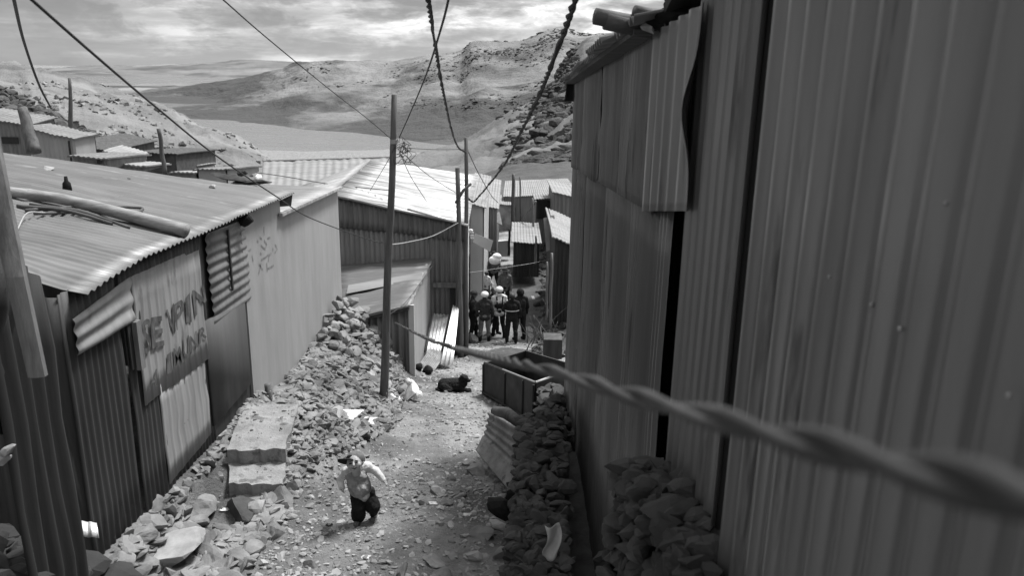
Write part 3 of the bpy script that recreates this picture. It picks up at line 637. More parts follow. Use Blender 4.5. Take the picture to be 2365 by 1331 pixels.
link('back_wall', *slab((XR+.1, YF, -7), (5, YF, -7), (5, YF, zt(YF)), (XR+.03, YF, zt(YF)-.05), .05), M['sheet_dark'], hR)
link('far_side_wall', *slab((5, .3, -5), (5, YF, -7), (5, YF, .1), (5, .3, 1.4), .05), M['sheet_dark'], hR)
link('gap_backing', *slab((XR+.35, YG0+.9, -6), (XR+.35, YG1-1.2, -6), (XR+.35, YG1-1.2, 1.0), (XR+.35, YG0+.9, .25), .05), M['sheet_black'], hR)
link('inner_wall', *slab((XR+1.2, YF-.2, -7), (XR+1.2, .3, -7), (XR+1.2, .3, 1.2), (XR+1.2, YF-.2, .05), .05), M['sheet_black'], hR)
link('roof', *corr((XR-.22, YF+.15, zt(YF)+.0), (XR-.22, 4.9, zt(4.9)+.03), (5.2, 4.9, 1.2), (5.2, YF+.15, .9), pitch=.16, amp=.022, nv=4, dent=.02, th=.012, ragged=.1), M['roof_grey'], hR, smooth=True)
link('fascia', *slab((XR-.16, YF+.1, zt(YF)-.06), (XR-.16, 5.2, zt(5.2)-.03), (XR-.16, 5.2, zt(5.2)+.0), (XR-.16, YF+.1, zt(YF)-.0), .2), M['log'], hR)
link('roof_front', *slab((XR-.05, 4.85, .36), (XR-.05, .2, 1.9), (5.2, .2, 2.4), (5.2, 4.85, 1.3), .05), M['sheet_dark'], hR)
link('eave_flap', *slab(P(1306, 232, 12.1), P(1336, 236, 12.3), P(1342, 168, 12.3), P(1313, 176, 12.1), .02), M['sheet_black'], hR)
# holes and nails on the near sheets
for x, y in ((2330, 915), (2012, 705), (2078, 760), (1915, 640), (2185, 470)):
    link('nail', *ell(PX(x, y, XR-.05), (.005, .007, .007), seg=8, rings=6), M['wire_pale'], hR, smooth=True)
# logs and a bundle lying on its roof
for (a, b, r_, l_) in (((1374, 37), (1545, 68), .052, 'upper long round log jutting from the roof edge of the zinc building'), ((1398, 48), (1560, 80), .055, 'lower round log jutting from the roof edge of the zinc building'), ((1465, 28), (1600, 52), .045, 'short thin log end above the two long ones on the roof')):
    pa, pb = P(a[0], a[1], 5.25), P(b[0], b[1], 5.35); pb = pa+(pb-pa)*1.5
    tag(link('log', *tube([pa.lerp(pb, k/6) for k in range(7)], r_, 14, .06), M['log'], smooth=True), l_, 'log')
tag(link('tarp_bundle', *rocks([(P(1560, 38, 4.9), (.16, .2, .06), (.1, .3, .4)), (P(1590, 8, 4.9), (.14, .2, .1), (.4, .1, .2)), (P(1530, 60, 5.0), (.1, .15, .035), (.1, .3, .2)), (P(1585, -25, 4.8), (.13, .2, .1), (.4, .1, 1.2))]), M['cloth_black'], smooth=False), 'black tarp bundle on the roof edge above the logs', 'tarp')
tag(link('plank', *slab(P(1478, 60, 5.0), P(1506, 70, 4.9), P(1506, 60, 4.9), P(1488, 52, 5.0), .03), M['wood_pale']), 'pale split board end tucked under the log stack on the roof', 'board')

# ------------------------------------------------------------------ near left shed, plank, dark stones
hS = thing('tin_shed', 'tin shed coloured vignette-dark at the left edge behind the leaning plank', 'shed', (-3.6, 4.8, -4.6))
a = P(-70, 560, 4.4); b = P(86, 640, 5.3)
link('wall', *corr((a.x, a.y, -4.7), (b.x, b.y, -4.7), (b.x, b.y, b.z), (a.x, a.y, a.z+.1), pitch=.23, amp=.03, nv=6, dent=.06, seed=12), M['sheet_black'], hS, smooth=True)
link('patch_sheet', *corr(P(-40, 1000, 4.25), P(62, 1010, 4.9), P(36, 640, 4.9), P(-60, 620, 4.25), pitch=.2, amp=.02, nv=5, dent=.05, seed=2), M['sheet_black'], hS, smooth=True)
t1, t2, t3 = P(-36, 300, 4.7), P(33, 640, 4.5), P(84, 872, 4.45)
def pl(u, v):
    c = t1.lerp(t2, v*2) if v < .5 else t2.lerp(t3, v*2-1); wd = lerp(.10, .085, v)
    return c+Vector((wd*(u-.5)*1.1, wd*(u-.5)*.2, 0))+Vector((0, .012*math.sin(u*math.pi), 0))*-1, Vector((0, -1, 0))
tag(link('leaning_plank', *grid(pl, 6, 12, .035), M['wood_plank'], smooth=False), 'tall grey plank leaning at the left edge of the lane', 'plank')
tag(link('torn_sheet', *grid(lambda u, v: (P(lerp(88, 70, v)+lerp(-10, 14, u)+10*math.sin(v*9), lerp(740, 900, v), 4.4)+Vector((0, .05*math.sin(u*6), 0)), Vector((0, -1, 0))), 6, 16, .003), M['sheet_mid'], smooth=True), 'torn curl of tin hanging at the foot of the leaning plank', 'tin scrap') if False else None
tag(link('tin_offcut', *corr(P(148, 1200, 5.6), P(222, 1208, 5.6), P(228, 1243, 5.5), P(145, 1238, 5.5), pitch=.07, amp=.012, nv=2, flip=-1), M['lit_sheet'], smooth=True), 'short bright piece of corrugated tin in the dark lower left corner', 'tin scrap')
tag(link('plastic_scrap', *rocks([(P(18, 1045, 4.4), (.09, .03, .03), (.2, -.5, .2)), (P(6, 1060, 4.4), (.06, .03, .04), (.2, -.3, .2))]), M['stone_light']), 'pale torn scrap on the dark stones at the left edge', 'scrap')

def rockpile(n, fn, size, flat=.55, tilt=.4):
    return rocks([(fn(k/n), rs(size*rnd.uniform(.6, 1.35), flat), re_(tilt)) for k in range(n)])
v, f = rockpile(160, lambda t: Vector((rnd.uniform(-4.0, -2.35), 0, 0))+Vector((0, rnd.uniform(3.3, 5.4), 0)), .17)
its = []
for k in range(260):
    x = rnd.uniform(-4.2, -2.35); y = rnd.uniform(3.2, 5.7); h = -3.1-(x+3.4)*.55-(y-4.2)*.75
    its.append((Vector((x, y, min(-2.85, h)+rnd.uniform(-.25, .0))), rs(rnd.uniform(.1, .24), .6), re_(.5)))
tag(link('stone_heap', *rocks(its), M['vignette_stone']), 'black heap of stones in the lower left corner under the shed', 'stone heap')

# ------------------------------------------------------------------ dry stone work on the right
def drywall(label, y0, y1, xf, zt_, zb, m, th=.5, size=.14, n_extra=60, seed=1):
    its = []; y = y0
    area = max(1, (y1-y0))
    rows = int((zt_((y0+y1)/2)-zb((y0+y1)/2))/(size*.75))+1
    for r_ in range(-1, rows+6):
        y = y0+rnd.uniform(0, size)
        while y < y1:
            z = zb(y)+r_*size*.75+rnd.uniform(-.03, .03)
            if z < zt_(y): its.append((Vector((xf(y, z)+rnd.uniform(-.06, .05), y, z)), (size*rnd.uniform(.8, 1.3), size*rnd.uniform(.6, 1.05), size*rnd.uniform(.3, .55)), re_(.3)))
            y += size*rnd.uniform(1.1, 1.7)
    for k in range(n_extra):
        y = rnd.uniform(y0, y1); its.append((Vector((xf(y, zt_(y))+rnd.uniform(-.05, th), y, zt_(y)+rnd.uniform(-.1, .03))), rs(size*rnd.uniform(.6, 1.2), .6), re_(.4)))
    for k in range(int(n_extra*.6)):          # end faces
        z = rnd.uniform(zb(y0), zt_(y0)); its.append((Vector((xf(y0, z)+rnd.uniform(0, th), y0+rnd.uniform(-.05, .1), z)), rs(size*rnd.uniform(.7, 1.2), .7), re_(.4)))
    core = box((xf(y0, zb(y0))+.26, y0+.3, zb(y0)-1), (xf(y0, 0)+th+.1, y1-.1, min(zt_(y0), zt_(y1))-.45))
    v, f = merge(rocks(its), core)
    return tag(link('stone_wall', v, f, m), label, 'stone wall')
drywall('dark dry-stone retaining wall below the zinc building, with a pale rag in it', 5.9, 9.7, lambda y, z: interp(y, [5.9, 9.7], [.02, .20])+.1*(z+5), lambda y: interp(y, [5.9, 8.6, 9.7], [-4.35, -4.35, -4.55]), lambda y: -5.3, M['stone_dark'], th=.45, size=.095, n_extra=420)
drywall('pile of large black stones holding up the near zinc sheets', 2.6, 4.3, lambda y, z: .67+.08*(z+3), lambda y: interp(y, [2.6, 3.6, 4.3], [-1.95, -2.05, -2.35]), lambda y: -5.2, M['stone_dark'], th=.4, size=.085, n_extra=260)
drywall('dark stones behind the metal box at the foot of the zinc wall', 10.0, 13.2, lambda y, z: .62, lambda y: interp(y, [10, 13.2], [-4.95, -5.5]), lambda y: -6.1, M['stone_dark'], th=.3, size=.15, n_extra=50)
tag(link('pale_rag', *grid(lambda u, v: (P(lerp(1258, 1292, u)+6*math.sin(v*5), lerp(1215, 1300-30*abs(u-.4), v), 5.75)+Vector((0, -.04*math.sin(u*5+v*4), 0)), Vector((0, -1, 0))), 8, 12, .004), M['plastic'], smooth=True), 'pale rag hanging on the dark stone wall at the bottom', 'rag')
tag(link('black_bag', *rocks([(P(1165, 1168, 7.9), (.16, .16, .11), (.2, .3, .5)), (P(1180, 1150, 8.0), (.1, .12, .1), (.2, .9, .5))]), M['cloth_black']), 'black sack at the foot of the dark stone wall', 'sack')

def mud_shade_patch(name, cx, cy, rx, ry, sd_):
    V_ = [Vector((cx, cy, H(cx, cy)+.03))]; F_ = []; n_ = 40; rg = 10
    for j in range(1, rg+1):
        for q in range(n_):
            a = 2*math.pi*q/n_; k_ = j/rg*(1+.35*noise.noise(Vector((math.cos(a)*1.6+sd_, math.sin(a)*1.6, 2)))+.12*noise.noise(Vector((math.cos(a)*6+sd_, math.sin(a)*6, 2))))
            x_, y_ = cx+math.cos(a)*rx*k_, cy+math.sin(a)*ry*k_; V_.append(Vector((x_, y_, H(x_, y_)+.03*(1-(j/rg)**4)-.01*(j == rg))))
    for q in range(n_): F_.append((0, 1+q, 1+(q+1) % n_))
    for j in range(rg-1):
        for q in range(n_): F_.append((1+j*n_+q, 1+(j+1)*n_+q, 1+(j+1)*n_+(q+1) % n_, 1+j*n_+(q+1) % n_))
    link(name, V_, F_, M['mud_shade'], kind='structure', smooth=True)
mud_shade_patch('mud_shade', 1.5, 34, 1.7, 9.5, 1)  # draped sheets, part mud and part painted shade
mud_shade_patch('mud_shade', .35, 21.6, 1.5, 1.7, 5)
mud_shade_patch('mud_shade', -.9, 24.6, .6, 1.4, 9)
# dark metal box with bare rim
tag_box = thing('metal_skip', 'low open dark metal skip against the foot of the zinc building', 'skip', (.2, 14.3, -6.5))
c0, c1 = P(1119, 908, 15.6), P(1234, 976, 12.9)
h0, h1 = ZV(c0.x, c0.y, 838), ZV(c1.x, c1.y, 884)
dv = Vector((.55, .5, 0))
link('side_panel', *slab(c0, c1, (c1.x, c1.y, h1), (c0.x, c0.y, h0), -.03), M['metal_box'], tag_box)
link('side_panel', *slab(c0+dv*1.6, c1+dv*1.6, Vector((c1.x, c1.y, h1))+dv*1.6, Vector((c0.x, c0.y, h0))+dv*1.6, -.03), M['metal_box'], tag_box)
link('end_panel', *slab(c1, c1+dv*1.6, Vector((c1.x, c1.y, h1))+dv*1.6, (c1.x, c1.y, h1), -.03), M['metal_box'], tag_box)
link('end_panel', *slab(c0, c0+dv*1.6, Vector((c0.x, c0.y, h0))+dv*1.6, (c0.x, c0.y, h0), -.03), M['metal_box'], tag_box)
link('floor', *slab(c0+Vector((0, 0, .05)), c1+Vector((0, 0, .05)), c1+dv*1.6+Vector((0, 0, .05)), c0+dv*1.6+Vector((0, 0, .05)), .03), M['metal_box'], tag_box)
T0, T1 = Vector((c0.x, c0.y, h0)), Vector((c1.x, c1.y, h1))
link('rim', *tube([T0.lerp(T1, .4), T1], .022, 8), M['rim'], tag_box); link('rim', *tube([T1, T1+dv*1.6], .025, 8), M['rim'], tag_box)
link('rim', *tube([T0, T0.lerp(T1, .4)], .02, 8), M['metal_box'], tag_box)
for t in (.0, .48, .82, 1.0):
    q0, q1 = c0.lerp(c1, t), T0.lerp(T1, t); link('stiffener', *tube([q0+Vector((-.03, -.03, 0)), q1+Vector((-.03, -.03, -.03))], .024, 6), M['sheet_black'], tag_box)
link('skid', *tube([c0+Vector((-.03, -.03, .02)), c1+Vector((-.03, -.03, .02))], .035, 6), M['sheet_black'], tag_box)
# rusted sheet leaning on the stones
c = [P(1098, 1040, 10.5), P(1180, 1140, 9.0), P(1212, 1000, 9.35), P(1128, 952, 10.9)]
def lean(u, v):
    p = c[0].lerp(c[1], u).lerp(c[3].lerp(c[2], u), v); n = (c[1]-c[0]).cross(c[3]-c[0]).normalized()
    k = sst(.30, .5, v); p = p+n*(-.05*math.sin(v*math.pi)+.018*math.sin(v*2*math.pi*6.5)*k+.02*fr(Vector((u*2, v*2, 3))))
    return p, n
tag(link('rusted_sheet', *grid(lean, 24, 60, .004), M['rust_sheet'], smooth=True), 'rusted corrugated sheet leaning against the dark stone wall', 'tin sheet')
tag(link('log', *tube([P(1142, 950, 11.2), P(1170, 955, 10.9), P(1212, 985, 10.3)], [.07, .09, .08], 12, .15), M['wood'], smooth=True), 'short thick log lying between the rusted sheet and the metal skip', 'log')

# ------------------------------------------------------------------ rubble, steps and street litter
its = []
def under(x, y): return H(x, y)
for k in range(10000):                                   # rubble bank on the left
    y = rnd.uniform(6.0, 18.2); xa = -3.85; xb = interp(y, [6, 9, 11, 13, 16, 18.2], [-2.7, -2.7, -2.3, -2.0, -2.35, -2.9])
    t = rnd.random()**.8; x = lerp(xa, xb, t)
    if 7.95 < y < 10.8 and -3.75 < x < -2.95: continue
    s = rnd.choice([.02, .03, .03, .045, .045, .06, .085])*rnd.uniform(.7, 1.3)*(1.3 if y < 9.5 else 1.2)
    its.append((Vector((x, y, under(x, y)+s*.2)), rs(s, .42), re_(.8)))
for k in range(420):                                   # heap against the blank wall's far end
    y = rnd.uniform(13.6, 17.2); t = rnd.random(); x = lerp(-3.85, -2.5, t)
    z = under(x, y)+.55*(1-t)*sst(13.4, 16.4, y)*rnd.random()
    its.append((Vector((x, y, z)), rs(rnd.uniform(.06, .16), .6), re_(.6)))
for k in range(520):
    y = rnd.uniform(8.0, 11.0); z_ = interp(y, [8.0, 8.7, 8.8, 9.25, 9.3, 11], [-5.2, -5.18, -5.02, -4.98, -4.85, -4.8])
    x = rnd.uniform(-3.12, -2.6) if k % 3 else rnd.uniform(-3.85, -3.6)
    s = rnd.choice([.03, .05, .07, .09]); its.append((Vector((x, y, lerp(z_, H(x, y), sst(-3.05, -2.6, x))-s*.1)), rs(s, .45), re_(.7)))
for k in range(90):
    y = rnd.uniform(8.2, 11.0); its.append((Vector((rnd.uniform(-3.75, -3.05), y, interp(y, [8.0, 8.7, 8.8, 9.25, 9.3, 11], [-5.12, -5.12, -4.97, -4.97, -4.78, -4.78])+.006)), rs(rnd.choice([.01, .015, .03]), .45), re_(.4)))
link('rubble', *rocks(its, 2), M['stone'], kind='stuff', loc=(-3, 10, -5))
its = []
for k in range(26000):
    y = 5.9+(rnd.random()**1.7)*19; x = rnd.uniform(-3.2, 1.0)
    den = .5+.5*fr(Vector((x*.8, y*.5, 8)))
    if rnd.random() > den*1.1-.1*(y > 10): continue
    s = rnd.choice([.007, .009, .012, .014, .018, .022, .03, .042])*rnd.uniform(.8, 1.3); its.append((Vector((x, y, under(x, y)+s*.15)), rs(s, .5), re_(.4)))
h_ = len(its)//2
link('gravel', *rocks(its[:h_], 1), M['stone_light'], kind='stuff', loc=(-1, 10, -5.5))
link('dark_gravel', *rocks(its[h_:], 1), M['stone'], kind='stuff', loc=(-1, 10, -5.5))
its = []
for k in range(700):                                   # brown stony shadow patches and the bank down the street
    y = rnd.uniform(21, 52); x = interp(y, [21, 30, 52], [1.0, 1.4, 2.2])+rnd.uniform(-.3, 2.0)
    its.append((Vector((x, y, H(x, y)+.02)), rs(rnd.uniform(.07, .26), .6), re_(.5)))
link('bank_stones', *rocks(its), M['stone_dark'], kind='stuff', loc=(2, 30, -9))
from mathutils.bvhtree import BVHTree
hm = HILL.data; hb = BVHTree.FromPolygons([v.co for v in hm.vertices], [tuple(p.vertices) for p in hm.polygons])
def hill_at(px, py):
    h_ = hb.ray_cast(Vector((0, 0, 0)), ray(px, py).normalized()); return h_[0]
its = []
for k in range(900):
    px_ = rnd.uniform(-60, 240); q_ = hill_at(px_, lerp(205+px_*.5, 300+px_*.36, rnd.random()))
    if q_: its.append((q_, rs(rnd.uniform(.12, .5)*(1 if q_.y < 60 else 1.6), .6), re_(.6)))
link('dark_boulder_field', *rocks(its, 2), M['stone_dark'], kind='stuff', loc=(-18, 40, -4))
its = []
for k in range(1500):
    q_ = hill_at(rnd.uniform(-60, 620), rnd.uniform(190, 440))
    if q_ and fr(Vector((q_.x*.1, q_.y*.1, 4))) > -.1: its.append((q_, rs(rnd.uniform(.1, .4), .6), re_(.6)))
link('hillside_stones', *rocks(its, 1), M['stone'], kind='stuff', loc=(-18, 40, -4))
def outcrops(o_, name, n, box_, s0, s1, m, flat=.5, dens=.0, fq_=.01):
    b_ = BVHTree.FromPolygons([v.co for v in o_.data.vertices], [tuple(p.vertices) for p in o_.data.polygons]); its = []
    for k in range(n):
        h_ = b_.ray_cast(Vector((0, 0, 0)), ray(rnd.uniform(box_[0], box_[2]), rnd.uniform(box_[1], box_[3])).normalized())[0]
        if h_ is None or fr(Vector((h_.x, h_.y, 0))*fq_) < dens: continue
        sz_ = rnd.uniform(s0, s1); its.append((h_-Vector((0, 0, sz_*.15)), (sz_*rnd.uniform(.8, 2.2), sz_*rnd.uniform(.6, 1.2), sz_*flat*rnd.uniform(.6, 1.3)), re_(.25)))
    link(name, *rocks(its, 2), m, kind='stuff', loc=(0, 0, 0))
outcrops(RSLOPE, 'slope_outcrops', 2600, (1150, 90, 1340, 400), .8, 3.2, M['stone_far'], .5, .0, .02)
outcrops(RSLOPE, 'slope_outcrops', 900, (1245, 110, 1340, 330), 1.5, 4.5, M['stone_far'], .7, -.15, .02)
outcrops(MOUNT, 'ridge_outcrops', 1500, (1030, 66, 1480, 135), 3, 8, M['stone_far2'], .5, .02, .006)
outcrops(MOUNT, 'ridge_outcrops', 2200, (560, 100, 1300, 250), 2, 6, M['stone_far2'], .4, .10, .003)
tag(link('rock_crag', *rocks([(P(1356, 158, 880), (26, 26, 30), (0, 0, 0)), (P(1385, 165, 870), (22, 22, 26), (.2, .1, 1)), (P(1330, 180, 860), (12, 13, 15), (.1, .2, 2)), (P(1312, 220, 840), (9, 9, 12), (.1, .3, 3)), (P(1340, 140, 870), (12, 14, 14), (.1, .2, 2)), (P(1372, 128, 870), (14, 14, 16), (.5, .2, 2))], 3), M['stone_far']), 'dark rounded rock crag rising on the slope behind the zinc building', 'crag')
# big loose stones, each its own
big = [(560, 1195, .2), (640, 1235, .17), (545, 1250, .13), (470, 1180, .22), (430, 1215, .2), (380, 1290, .24), (600, 1180, .12), (500, 1290, .18), (335, 1235, .16), (700, 1100, .06),
       (1010, 1140, .09), (1045, 1110, .07), (985, 1165, .08), (1030, 1165, .07), (960, 1150, .05), (1060, 1150, .07), (1000, 1210, .07), (1040, 1215, .06), (1120, 1240, .15), (1150, 1215, .12), (1090, 1290, .08), (1000, 1300, .1), (930, 1320, .08), (1180, 1290, .12), (980, 1070, .03),
       (800, 1030, .04), (745, 950, .06), (900, 985, .05), (1100, 1090, .14), (1080, 1075, .09), (770, 960, .12), (835, 985, .1), (755, 940, .1), (850, 870, .17), (868, 850, .12), (760, 1080, .06), (850, 1130, .04), (1180, 1040, .06), (1020, 1330, .07), (560, 1310, .12), (650, 1290, .07), (720, 1310, .06), (1075, 1240, .05), (1135, 1130, .05)]
def hit(px, py):
    d = ray(px, py); lo, hi = 4.0, 60.0
    for k in range(50):
        t = (lo+hi)/2; q = d*(t/d.y)
        if q.z > H(q.x, q.y): lo = t
        else: hi = t
    return q
SEEN = {}
for x, y, s in big:
    q = hit(x, y); o = link('rock', *rocks([(q+Vector((0, 0, s*.2)), rs(s*1.15, .55), re_(.3))], 3), M['stone_light'] if rnd.random() < .35 else (M['stone_dark'] if rnd.random() < .15 else M['stone']))
    where = 'in the rubble below the tin house' if x < 480 else 'in the rubble below the concrete steps' if x < 700 and y > 1150 else 'at the foot of the long rubble bank' if x < 790 and y < 1100 else 'against the foot of the tall pole' if y < 900 else 'beside the rusted sheet on the right' if x > 1060 and y < 1150 else 'near the dark stone wall at the lower right' if x > 1060 else 'ahead of the boy on the lane' if x > 940 and y < 1230 else 'at the bottom edge of the lane' if y > 1230 else 'close to the running boy'
    sz = 'large' if s > .15 else 'fist-sized' if s < .075 else 'middling'
    tone = {'light_stone': 'pale', 'dark_stone': 'dark', 'pale_stone': 'grey'}[o.data.materials[0].name]
    lab_ = '%s %s rock %s' % (sz, tone, where); SEEN.setdefault(lab_, []).append((o, x, y))
    tag(o, lab_, 'rock', 'loose rocks on and beside the lane')
for lab_, os_ in SEEN.items():
    if len(os_) > 1:
        os_.sort(key=lambda t_: t_[1]); nm = {2: ['left one', 'right one'], 3: ['leftmost', 'middle one', 'rightmost'], 4: ['leftmost', 'second from left', 'third from left', 'rightmost'], 5: ['leftmost', 'second from left', 'middle one', 'fourth from left', 'rightmost']}.get(len(os_))
        if nm:
            for (o, x, y), q_ in zip(os_, nm): o['label'] = lab_+', '+q_
# concrete steps
st = thing('concrete_steps', 'worn pale concrete steps beside the rubble below the tin house', 'steps', (-3.4, 9.5, -5.1))
def tread(pts, z, th):
    q = [PZ(x, y, z) for x, y in pts]
    def fn(u, v):
        p = q[0].lerp(q[1], u).lerp(q[3].lerp(q[2], u), v); e = .035*fr(Vector((u*5+z*3, v*4, z)))
        return p+Vector((e*(abs(u-.5) > .4), e*2*(v < .1), .008*fr(Vector((p.x*6, p.y*6, 0))))), Vector((0, 0, 1))
    return grid(fn, 16, 14, th)
link('landing', *tread([(520, 1038), (656, 1040), (690, 935), (572, 932)], -4.78, .42), M['concrete'], st, smooth=False)
link('step', *tread([(528, 1118), (654, 1120), (662, 1062), (530, 1064)], -4.97, .35), M['concrete'], st, smooth=False)
link('step', *tread([(560, 1205), (650, 1205), (660, 1140), (545, 1145)], -5.12, .3), M['concrete'], st, smooth=False)
q = hit(622, 934); tag(link('stump_post', *tube([q+Vector((0, 0, -.2)), q+Vector((0, 0, .1)), q+Vector((.0, 0, .33))], .055, 12, .1), M['wood'], smooth=True), 'short cut-off round post at the back of the concrete landing', 'post')
# litter
def scrap(px, py, s, label, m=None, cat='litter', tall=.4):
    q = hit(px, py)
    def fn(u, v):
        a = (u-.5)*s*2; b = (v-.5)*s*1.4; h = s*tall*(.5+fr(Vector((u*3+px, v*3+py, 1)), 3))*(1-abs(2*v-1)**3)
        return q+Vector((a+.2*s*math.sin(v*5+px), b, max(.005, h)+.01)), Vector((0, 0, 1))
    tag(link('litter', *grid(fn, 9, 9, .003), m or M['plastic'], smooth=True), label, cat)
scrap(536, 1228, .09, 'crumpled white plastic bag on the rocks below the steps')
scrap(520, 1180, .05, 'torn white paper beside the lowest concrete step')
scrap(790, 960, .28, 'long flattened pale plastic sheet at the foot of the rubble', tall=.25)
scrap(838, 974, .2, 'pale plastic strip right of the flattened plastic sheet', tall=.2)
scrap(880, 890, .2, 'pale torn cardboard left of the pole foot', M['stone_light'], tall=.6)
scrap(1000, 1165, .05, 'white paper scrap among the stones in the middle of the lane')
scrap(1078, 1192, .05, 'small bright paper scrap right of the lane middle')
scrap(845, 1290, .045, 'thin pale stick of litter at the bottom of the lane', tall=.1)
scrap(725, 1030, .06, 'small white scrap in the gravel above the boy')
scrap(905, 925, .15, 'whitish rubbish at the foot of the tall pole', tall=.6)
q = hit(950, 925)
tag(link('plastic_bag', *rocks([(q+Vector((0, 0, .2)), (.16, .14, .27), (.1, .2, .2)), (q+Vector((-.04, 0, .4)), (.07, .06, .12), (.3, -.3, .2)), (q+Vector((.1, 0, .1)), (.12, .1, .1), (.3, .3, .2))]), M['white'], smooth=False), 'white plastic bag standing right of the tall pole', 'bag')
tag(link('stone', *rocks([(hit(924, 915)+Vector((0, 0, .07)), (.13, .1, .07), (0, .1, .2))]), M['stone_dark']), 'black stone between the tall pole and the white bag', 'stone')
# leaning zinc sheets by the street wall
def leansheet(b0, b1, t1_, t0_, label, m, Yb, Yt, pitch=.09):
    tag(link('zinc_sheet', *corr(P(*b0, Yb), P(*b1, Yb), P(*t1_, Yt), P(*t0_, Yt), pitch=pitch, amp=.016, nv=4, dent=.01), m, smooth=True), label, 'tin sheet')
leansheet((983, 822), (1016, 826), (1036, 728), (1000, 724), 'left bright zinc sheet leaning on the corrugated wall', M['lit_sheet'], 19.4, 21.2)
leansheet((1016, 843), (1046, 845), (1060, 712), (1046, 705), 'narrow bright zinc sheet leaning beside the twin poles', M['lit_sheet'], 18.9, 21.0)
leansheet((960, 852), (1000, 862), (1030, 815), (992, 806), 'dull ribbed sheet lying at the foot of the leaning sheets', M['rust_sheet'], 18.3, 19.6)
tag(link('dark_stick', *tube([P(981, 812, 19.6), P(1001, 722, 21)], .025, 7), M['wood'], smooth=True), 'dark stick standing left of the bright leaning sheets', 'stick')
for x, y, l_ in ((984, 862, 'dark rolled sack at the end of the dull ribbed sheet'), (968, 857, 'grey stone left of the dark rolled sack')):
    tag(link('sack' if 'sack' in l_ else 'stone', *rocks([(hit(x, y)+Vector((0, 0, .07)), (.13, .12, .1), (0, .2, .3))]), M['cloth_black'] if 'sack' in l_ else M['stone_dark']), l_, 'sack' if 'sack' in l_ else 'stone')
# tangle of branches on the right bank
tg = thing('branch_tangle', 'grey tangle of branches and poles on the bank against the dark shed', 'branches', (1.9, 24, -8.6))
for k in range(34):
    a = P(rnd.uniform(1215, 1292), 700, rnd.uniform(21, 26)); a.z = H(a.x, a.y)+rnd.uniform(0, .5); b = a+Vector((rnd.uniform(-.6, .6), rnd.uniform(-.5, .5), rnd.uniform(.1, .9)))
    link('branch', *tube(smoothpath([a, (a+b)/2+Vector((rnd.uniform(-.06, .06), 0, rnd.uniform(-.05, .08))), b], 4), [.014-.001*i for i in range(9)], 6, .2), M['wood'], tg, smooth=True)
# small board sign down the street, white hanging sheet, slanted boards
tag(link('board_sign', *slab(P(1094, 560, 26), P(1132, 582, 26.5), P(1139, 556, 26.5), P(1098, 540, 26), .03), M['plaster_pale']), 'tilted blank pale board sticking out over the street', 'board')
tag(link('striped_cloth', *merge(*[box((P(1086, 540, 25).x, 25, P(1086, y+3, 25).z), (P(1094, 540, 25).x, 25.05, P(1086, y, 25).z)) for y in (537, 543, 549)], rocks([(P(1086, 532, 25), (.07, .07, .08), (0, 0, 0))])), M['plastic']), 'small striped pale rag hung beside the tilted board', 'rag')
tag(link('hanging_boards', *merge(slab(P(1255, 505, 30), P(1270, 500, 30), P(1282, 575, 29.5), P(1262, 582, 29.5), .04), slab(P(1272, 498, 30), P(1280, 498, 30), P(1292, 570, 29.5), P(1284, 570, 29.5), .04)), M['roof_pale']), 'pale slanting boards leaning off the roof of the near dark shed', 'boards')
tag(link('hanging_sheet', *slab(P(1145, 512, 36), P(1160, 520, 36), P(1154, 490, 36), P(1147, 492, 36), .03), M['white']), 'white cloth hung beside the narrow hut at the bend', 'cloth')
tag(link('low_wall', *slab(P(1140, 590, 40), P(1178, 590, 40), P(1176, 553, 40), P(1136, 556, 40), -.3), M['plaster_pale']), 'pale low plastered wall at the bend of the street', 'wall')
tag(link('crate_stack', *box(tuple(P(1255, 830, 17.5)+Vector((0, 0, 0))), tuple(P(1255, 785, 17.5)+Vector((.45, .5, 0)))), M['sheet_dark']), 'square dark block at the corner beyond the metal skip', 'block')

# ------------------------------------------------------------------ poles
def pole(label, bot, top, r0, r1, m=None, extra=None, name='utility_pole', cat='pole', n=8, root=None):
    a, b = Vector(bot), Vector(top)
    t = thing(name, label, cat, bot)
    link('shaft', *tube([a.lerp(b, k/n)+Vector((.01*math.sin(k*1.3), 0, 0)) for k in range(n+1)], [lerp(r0, r1, k/n) for k in range(n+1)], 14, .06), m or M['wood'], t, smooth=True)
    return t
b0 = hit(884, 922); tp = P(912, 218, b0.y); pA = pole('tall wooden utility pole in the middle with a tangle of wire near its top', b0+Vector((0, 0, -.2)), tp, .085, .052)
anc = P(911, 325, b0.y)
link('collar', *tube([P(910, 322, b0.y), P(910, 332, b0.y)], .07, 12), M['rim'], pA)
for k in range(7):
    c0_ = P(925+rnd.uniform(-4, 14), 340+rnd.uniform(-12, 26), b0.y-.05); r_ = rnd.uniform(.04, .17); ph = rnd.uniform(0, 6)
    pts = [c0_+Vector((math.cos(ph+a*.55)*r_*(1+.25*math.sin(a*1.7)), .06*math.sin(a*2+ph), math.sin(ph+a*.55)*r_*1.1)) for a in range(13)]
    link('wire_loop', *tube(smoothpath([q_+Vector((rnd.gauss(0, .03), 0, rnd.gauss(0, .04))) for q_ in pts], 3), .005, 5), M['wire'], pA, smooth=True)
b1 = P(1064, 815, 21.1); b1.z = H(b1.x, 21.1)-.1; pole('shorter of the twin poles at the corner of the shiny-roofed house', b1, P(1057, 388, 21.1), .085, .06)
pB = pole('taller of the twin poles, with a crossed stick, at the shiny-roofed house', P(1076, 812, 21.3)+Vector((0, 0, -.2)), P(1077, 318, 21.3), .075, .05)
link('crossed_stick', *tube([P(1052, 470, 21), P(1070, 440, 21.1), P(1088, 424, 21.1)], .04, 7, .2), M['wood'], pB, smooth=True)
